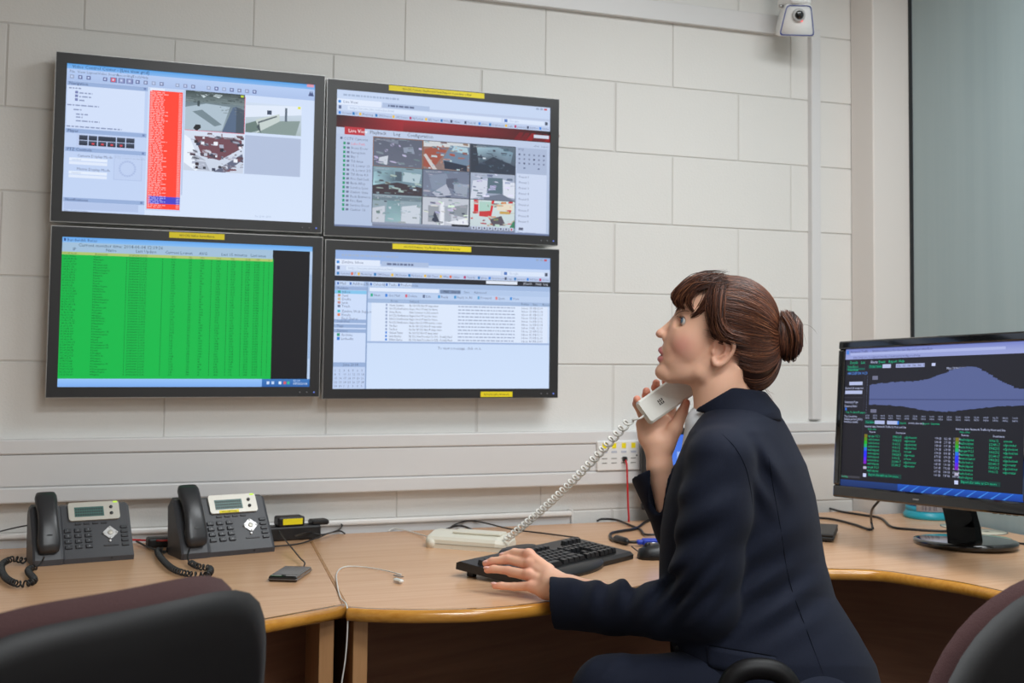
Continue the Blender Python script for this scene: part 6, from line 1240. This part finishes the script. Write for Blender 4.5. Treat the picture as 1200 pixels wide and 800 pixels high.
def on_jacket(pts, off=0.6): return [(x, y, surf(jacket_sdf, x, y, off=off)) for x, y in pts]
# pocket flap, buttons, seams
fl_t = on_jacket([(828, 756), (850, 760), (880, 765), (909, 770)], 1.4); fl_b = on_jacket([(830, 782), (852, 786), (882, 791), (912, 797)], 1.4)
V = [];
for a, b in zip(smooth_path(fl_t, 16), smooth_path(fl_b, 16)):
    for t in np.linspace(0, 1, 5): V.append(a+(b-a)*t+np.array([0, 0, -0.6*math.sin(t*2)]))
nf = len(V)//5; V2 = V+[v+np.array([0, 0, 2.2]) for v in V]; F = []
for i in range(nf-1):
    for k in range(4): q0 = i*5+k; F.append((q0, q0+1, q0+6, q0+5)); o = len(V); F.append((o+q0+5, o+q0+6, o+q0+1, o+q0))
    for k in (0, 4): q0 = i*5+k; o = len(V); F.append((q0, q0+5, o+q0+5, o+q0))
for i in (0, nf-1):
    for k in range(4): q0 = i*5+k; o = len(V); F.append((q0, q0+1, o+q0+1, o+q0))
mesh_q('pocket_flap', [(np.array(V2), np.array(F))], M_navy, jacket)
def seam(pts, r=0.42, name='seam'):
    S = smooth_path([(a, b, 0) for a, b in pts], 26); S = np.array(on_jacket([(p[0], p[1]) for p in S], 0.35)); return mesh_q(name, [strands_mesh(S[None], r, 5)], mat('seam_navy', srgb(12, 14, 22), 0.95, spec=0.1), jacket)
seam([(846, 508), (862, 525), (874, 548), (880, 575), (882, 595)]); seam([(900, 530), (906, 570), (915, 620), (925, 680), (946, 740), (965, 790)]); seam([(826, 755), (850, 759), (880, 764), (911, 769)], 0.7)
for (x, y) in ((795, 760), (797, 800)):
    z = surf(jacket_sdf, x, y); bt = mesh_q('button', [blob((x, y, z), (5.6, 5.6, 2.0))], M_dark, jacket); mesh_q('button_rim', [strands_mesh(np.array([[(x+4.2*math.cos(t), y+4.2*math.sin(t), z-1.9) for t in np.linspace(0, 6.4, 24)]]), 0.7, 5)], M_dark, bt)
# shirt
def shirt_sdf(P):
    d = smax(chain(P, [(849, 452, 0), (850, 512, 0)], [35.5, 39.5], 4), -chain(P, [(849, 440, 0), (850, 512, 0)], [33, 36], 4), 1)
    d = smax(d, (P@np.array([-0.62, -0.78, 0], np.float32))-(-0.62*822-0.78*478), 1.5)
    d = smin(d, chain(P, [(832, 500, 0), (838, 560, 0), (842, 640, 0)], [30, 46, 52], 8), 3); return smax(d, 470-P[..., 1], 2)
mesh_q('shirt', [grow(shirt_sdf, (775, 460, -58), (905, 640, 58), 2.0, 1)], mat('white_cotton', srgb(226, 228, 232), 0.8), person, None, 'white shirt')
# trousers and shoes
def trousers_sdf(P):
    d = None
    for z in (-50, 54):
        e = chain(P, [(940, 838, z), (820, 822, z), (718, 814, z-2)], [66, 57, 48], 20); e = smin(e, chain(P, [(718, 816, z-2), (738, 960, z), (748, 1082, z)], [46, 36, 28], 14), 12); d = e if d is None else smin(d, e, 10)
    d = smin(d, el(P, (945, 842, 0), (80, 62, 108)), 20)
    return d+folds(P, (720, 790, -60), (0.8, 0.6, 0), 26, 2.0, (40, 30, 60))
mesh_q('trousers', [grow(trousers_sdf, (656, 752, -130), (1040, 1112, 135), 4.0, 2)], M_navy, person, None, 'navy suit trousers')
for z in (-50, 54):
    sh = lambda P: smax(smin(chain(P, [(752, 1104, z), (720, 1110, z), (680, 1114, z)], [22, 19, 13], 8), rc(P, (754, 1085, z), (754, 1100, z), 20, 21), 6), P[..., 1]-1122, 2)
    mesh_q('shoe', [grow(sh, (660, 1062, z-30), (786, 1126, z+30), 3.5, 1)], mat('black_leather', srgb(18, 18, 20), 0.3), person)

# ------------------------------------------------------------------ handset held to the far ear, with its curly cord
hl = np.array([92.0, -64, 43]); hl /= np.linalg.norm(hl); hw = np.array([19.0, 25, 0]); hw -= hl*(hw@hl); hw /= np.linalg.norm(hw); hn = np.cross(hl, hw); hn *= -1 if hn[2] > 0 else 1
h0 = np.array([754.0, 484.5, 16.0])
def hs_pts(f, w, n): return h0+hl*f+hw*w+hn*n
def slab(l0, l1, w, t0, t1, bev=2.2, taper=1.0):
    R = []
    for f, s in ((l0, 0.86), (l0+bev, 1.0), ((l0+l1)/2, 1.0*taper), (l1-bev, 1.0), (l1, 0.86)):
        ring = []
        for a, b in ((-1, t0), (-1, t1), (1, t1), (1, t0)):
            ring += []
        hw_, b_ = w/2*s, bev
        for (a, n_) in ((-hw_, t0+b_), (-hw_, t1-b_), (-hw_+b_, t1), (hw_-b_, t1), (hw_, t1-b_), (hw_, t0+b_), (hw_-b_, t0), (-hw_+b_, t0)): ring.append(hs_pts(f, a, n_))
        R.append(ring)
    V = np.array([p for r in R for p in r]); F = [(j*8+k, j*8+(k+1) % 8, (j+1)*8+(k+1) % 8, (j+1)*8+k) for j in range(len(R)-1) for k in range(8)]
    c0 = len(V); V = np.vstack([V, R[0][0]*0+np.mean(R[0], 0), np.mean(R[-1], 0)]); F += [(k, (k+1) % 8, c0, c0) for k in range(0)]
    for k in range(0, 8, 2): F.append((k, (k+1) % 8, (k+2) % 8, c0)); b = (len(R)-1)*8; F.append((b+k, b+(k+1) % 8, b+(k+2) % 8, c0+1))
    return V, np.array(F)
M_hand = mat('handset_white', srgb(232, 230, 222), 0.35)
_pl = PERSON_LOC; PERSON_LOC = tuple(q2w([h0])[0])
hst = empty('phone_handset', PERSON_LOC, 'white telephone handset held in the raised hand', 'telephone handset')
mesh_q('shell', [slab(0, 122, 31, -6, 6)], M_hand, hst, None, smooth=False)
mesh_q('earpiece', [slab(92, 121, 30, 4, 10, 1.5)], M_hand, hst, None, smooth=False)
tv, tf = text_mesh('EE', 1.0, 'CENTER'); 
LV = np.array([hs_pts(24+p[1]*5.5, -p[0]*5.0, 6.25) for p in tv]); me_f = tf
mk = []
for r in range(3): mk.append(slab(22.0, 28.0, 1.0, 6.0, 6.3, 0.1))
def mark(l0, l1, w0, w1):
    V = np.array([hs_pts(l0, w0, 6.0), hs_pts(l1, w0, 6.0), hs_pts(l1, w1, 6.0), hs_pts(l0, w1, 6.0), hs_pts(l0, w0, 6.25), hs_pts(l1, w0, 6.25), hs_pts(l1, w1, 6.25), hs_pts(l0, w1, 6.25)])
    return V, np.array([(0, 1, 2, 3), (4, 5, 6, 7), (0, 1, 5, 4), (1, 2, 6, 5), (2, 3, 7, 6), (3, 0, 4, 7)])
mesh_q('logo', [mark(21+i*2.6, 22.4+i*2.6, -3.2, -0.6) for i in range(3)]+[mark(21+i*2.6, 22.4+i*2.6, 0.6, 3.2) for i in range(3)]+[mark(21, 27.6, -0.7, -0.1), mark(21, 27.6, 3.0, 3.4)], mat('logo_dark', srgb(60, 58, 56), 0.5), hst, None, 'small dark printed mark', smooth=False)
base_end = wbF @ Vector((Lw/2-0.01, 0.03, 0.03))
c0 = q2w([hs_pts(0.5, 2, 0)])[0]; c1 = q2w([hs_pts(-8, 2, 1)])[0]; c2 = q2w([(738, 492, 16)])[0]; ce = np.array(base_end)
mid = [c2+(ce-c2)*t+np.array([0, 0, -0.014*math.sin(math.pi*t)]) for t in np.linspace(0, 1, 9)]
cc = coil(smooth_path(mid, 120), 0.0078, 0.0022, 30, per=16)
cv = smooth_path([c0, c1, c2], 14)
o = MB().tube([tuple(p-np.array(PERSON_LOC)) for p in list(cv[:-2])+list(cc)], 0.0023, 7).build('curly_cord', M_hand, hst, 'white curly cord stretched to the telephone base')
PERSON_LOC = _pl
# ------------------------------------------------------------------ the chair sat on
hipw = q2w([[950, 905, 0]])[0]; fx = q2w([[700, 905, 0]])[0]-hipw; fx[2] = 0; fx /= np.linalg.norm(fx)
xd = Vector((fx[1], -fx[0], 0)); M_ = Matrix(((xd.x, fx[0], 0, hipw[0]), (xd.y, fx[1], 0, hipw[1]), (0, 0, 1, 0), (0, 0, 0, 1)))
zs = float(q2w([[900, 905, 0]])[0][2])
chair('burgundy office chair with black arms under the seated person', M_ @ Matrix.Translation((0, 0.10, 0)), (-1, 1), zc=zs+0.03, h=0.28, seatz=zs, arm=(0.285, 0.42, 0.055))
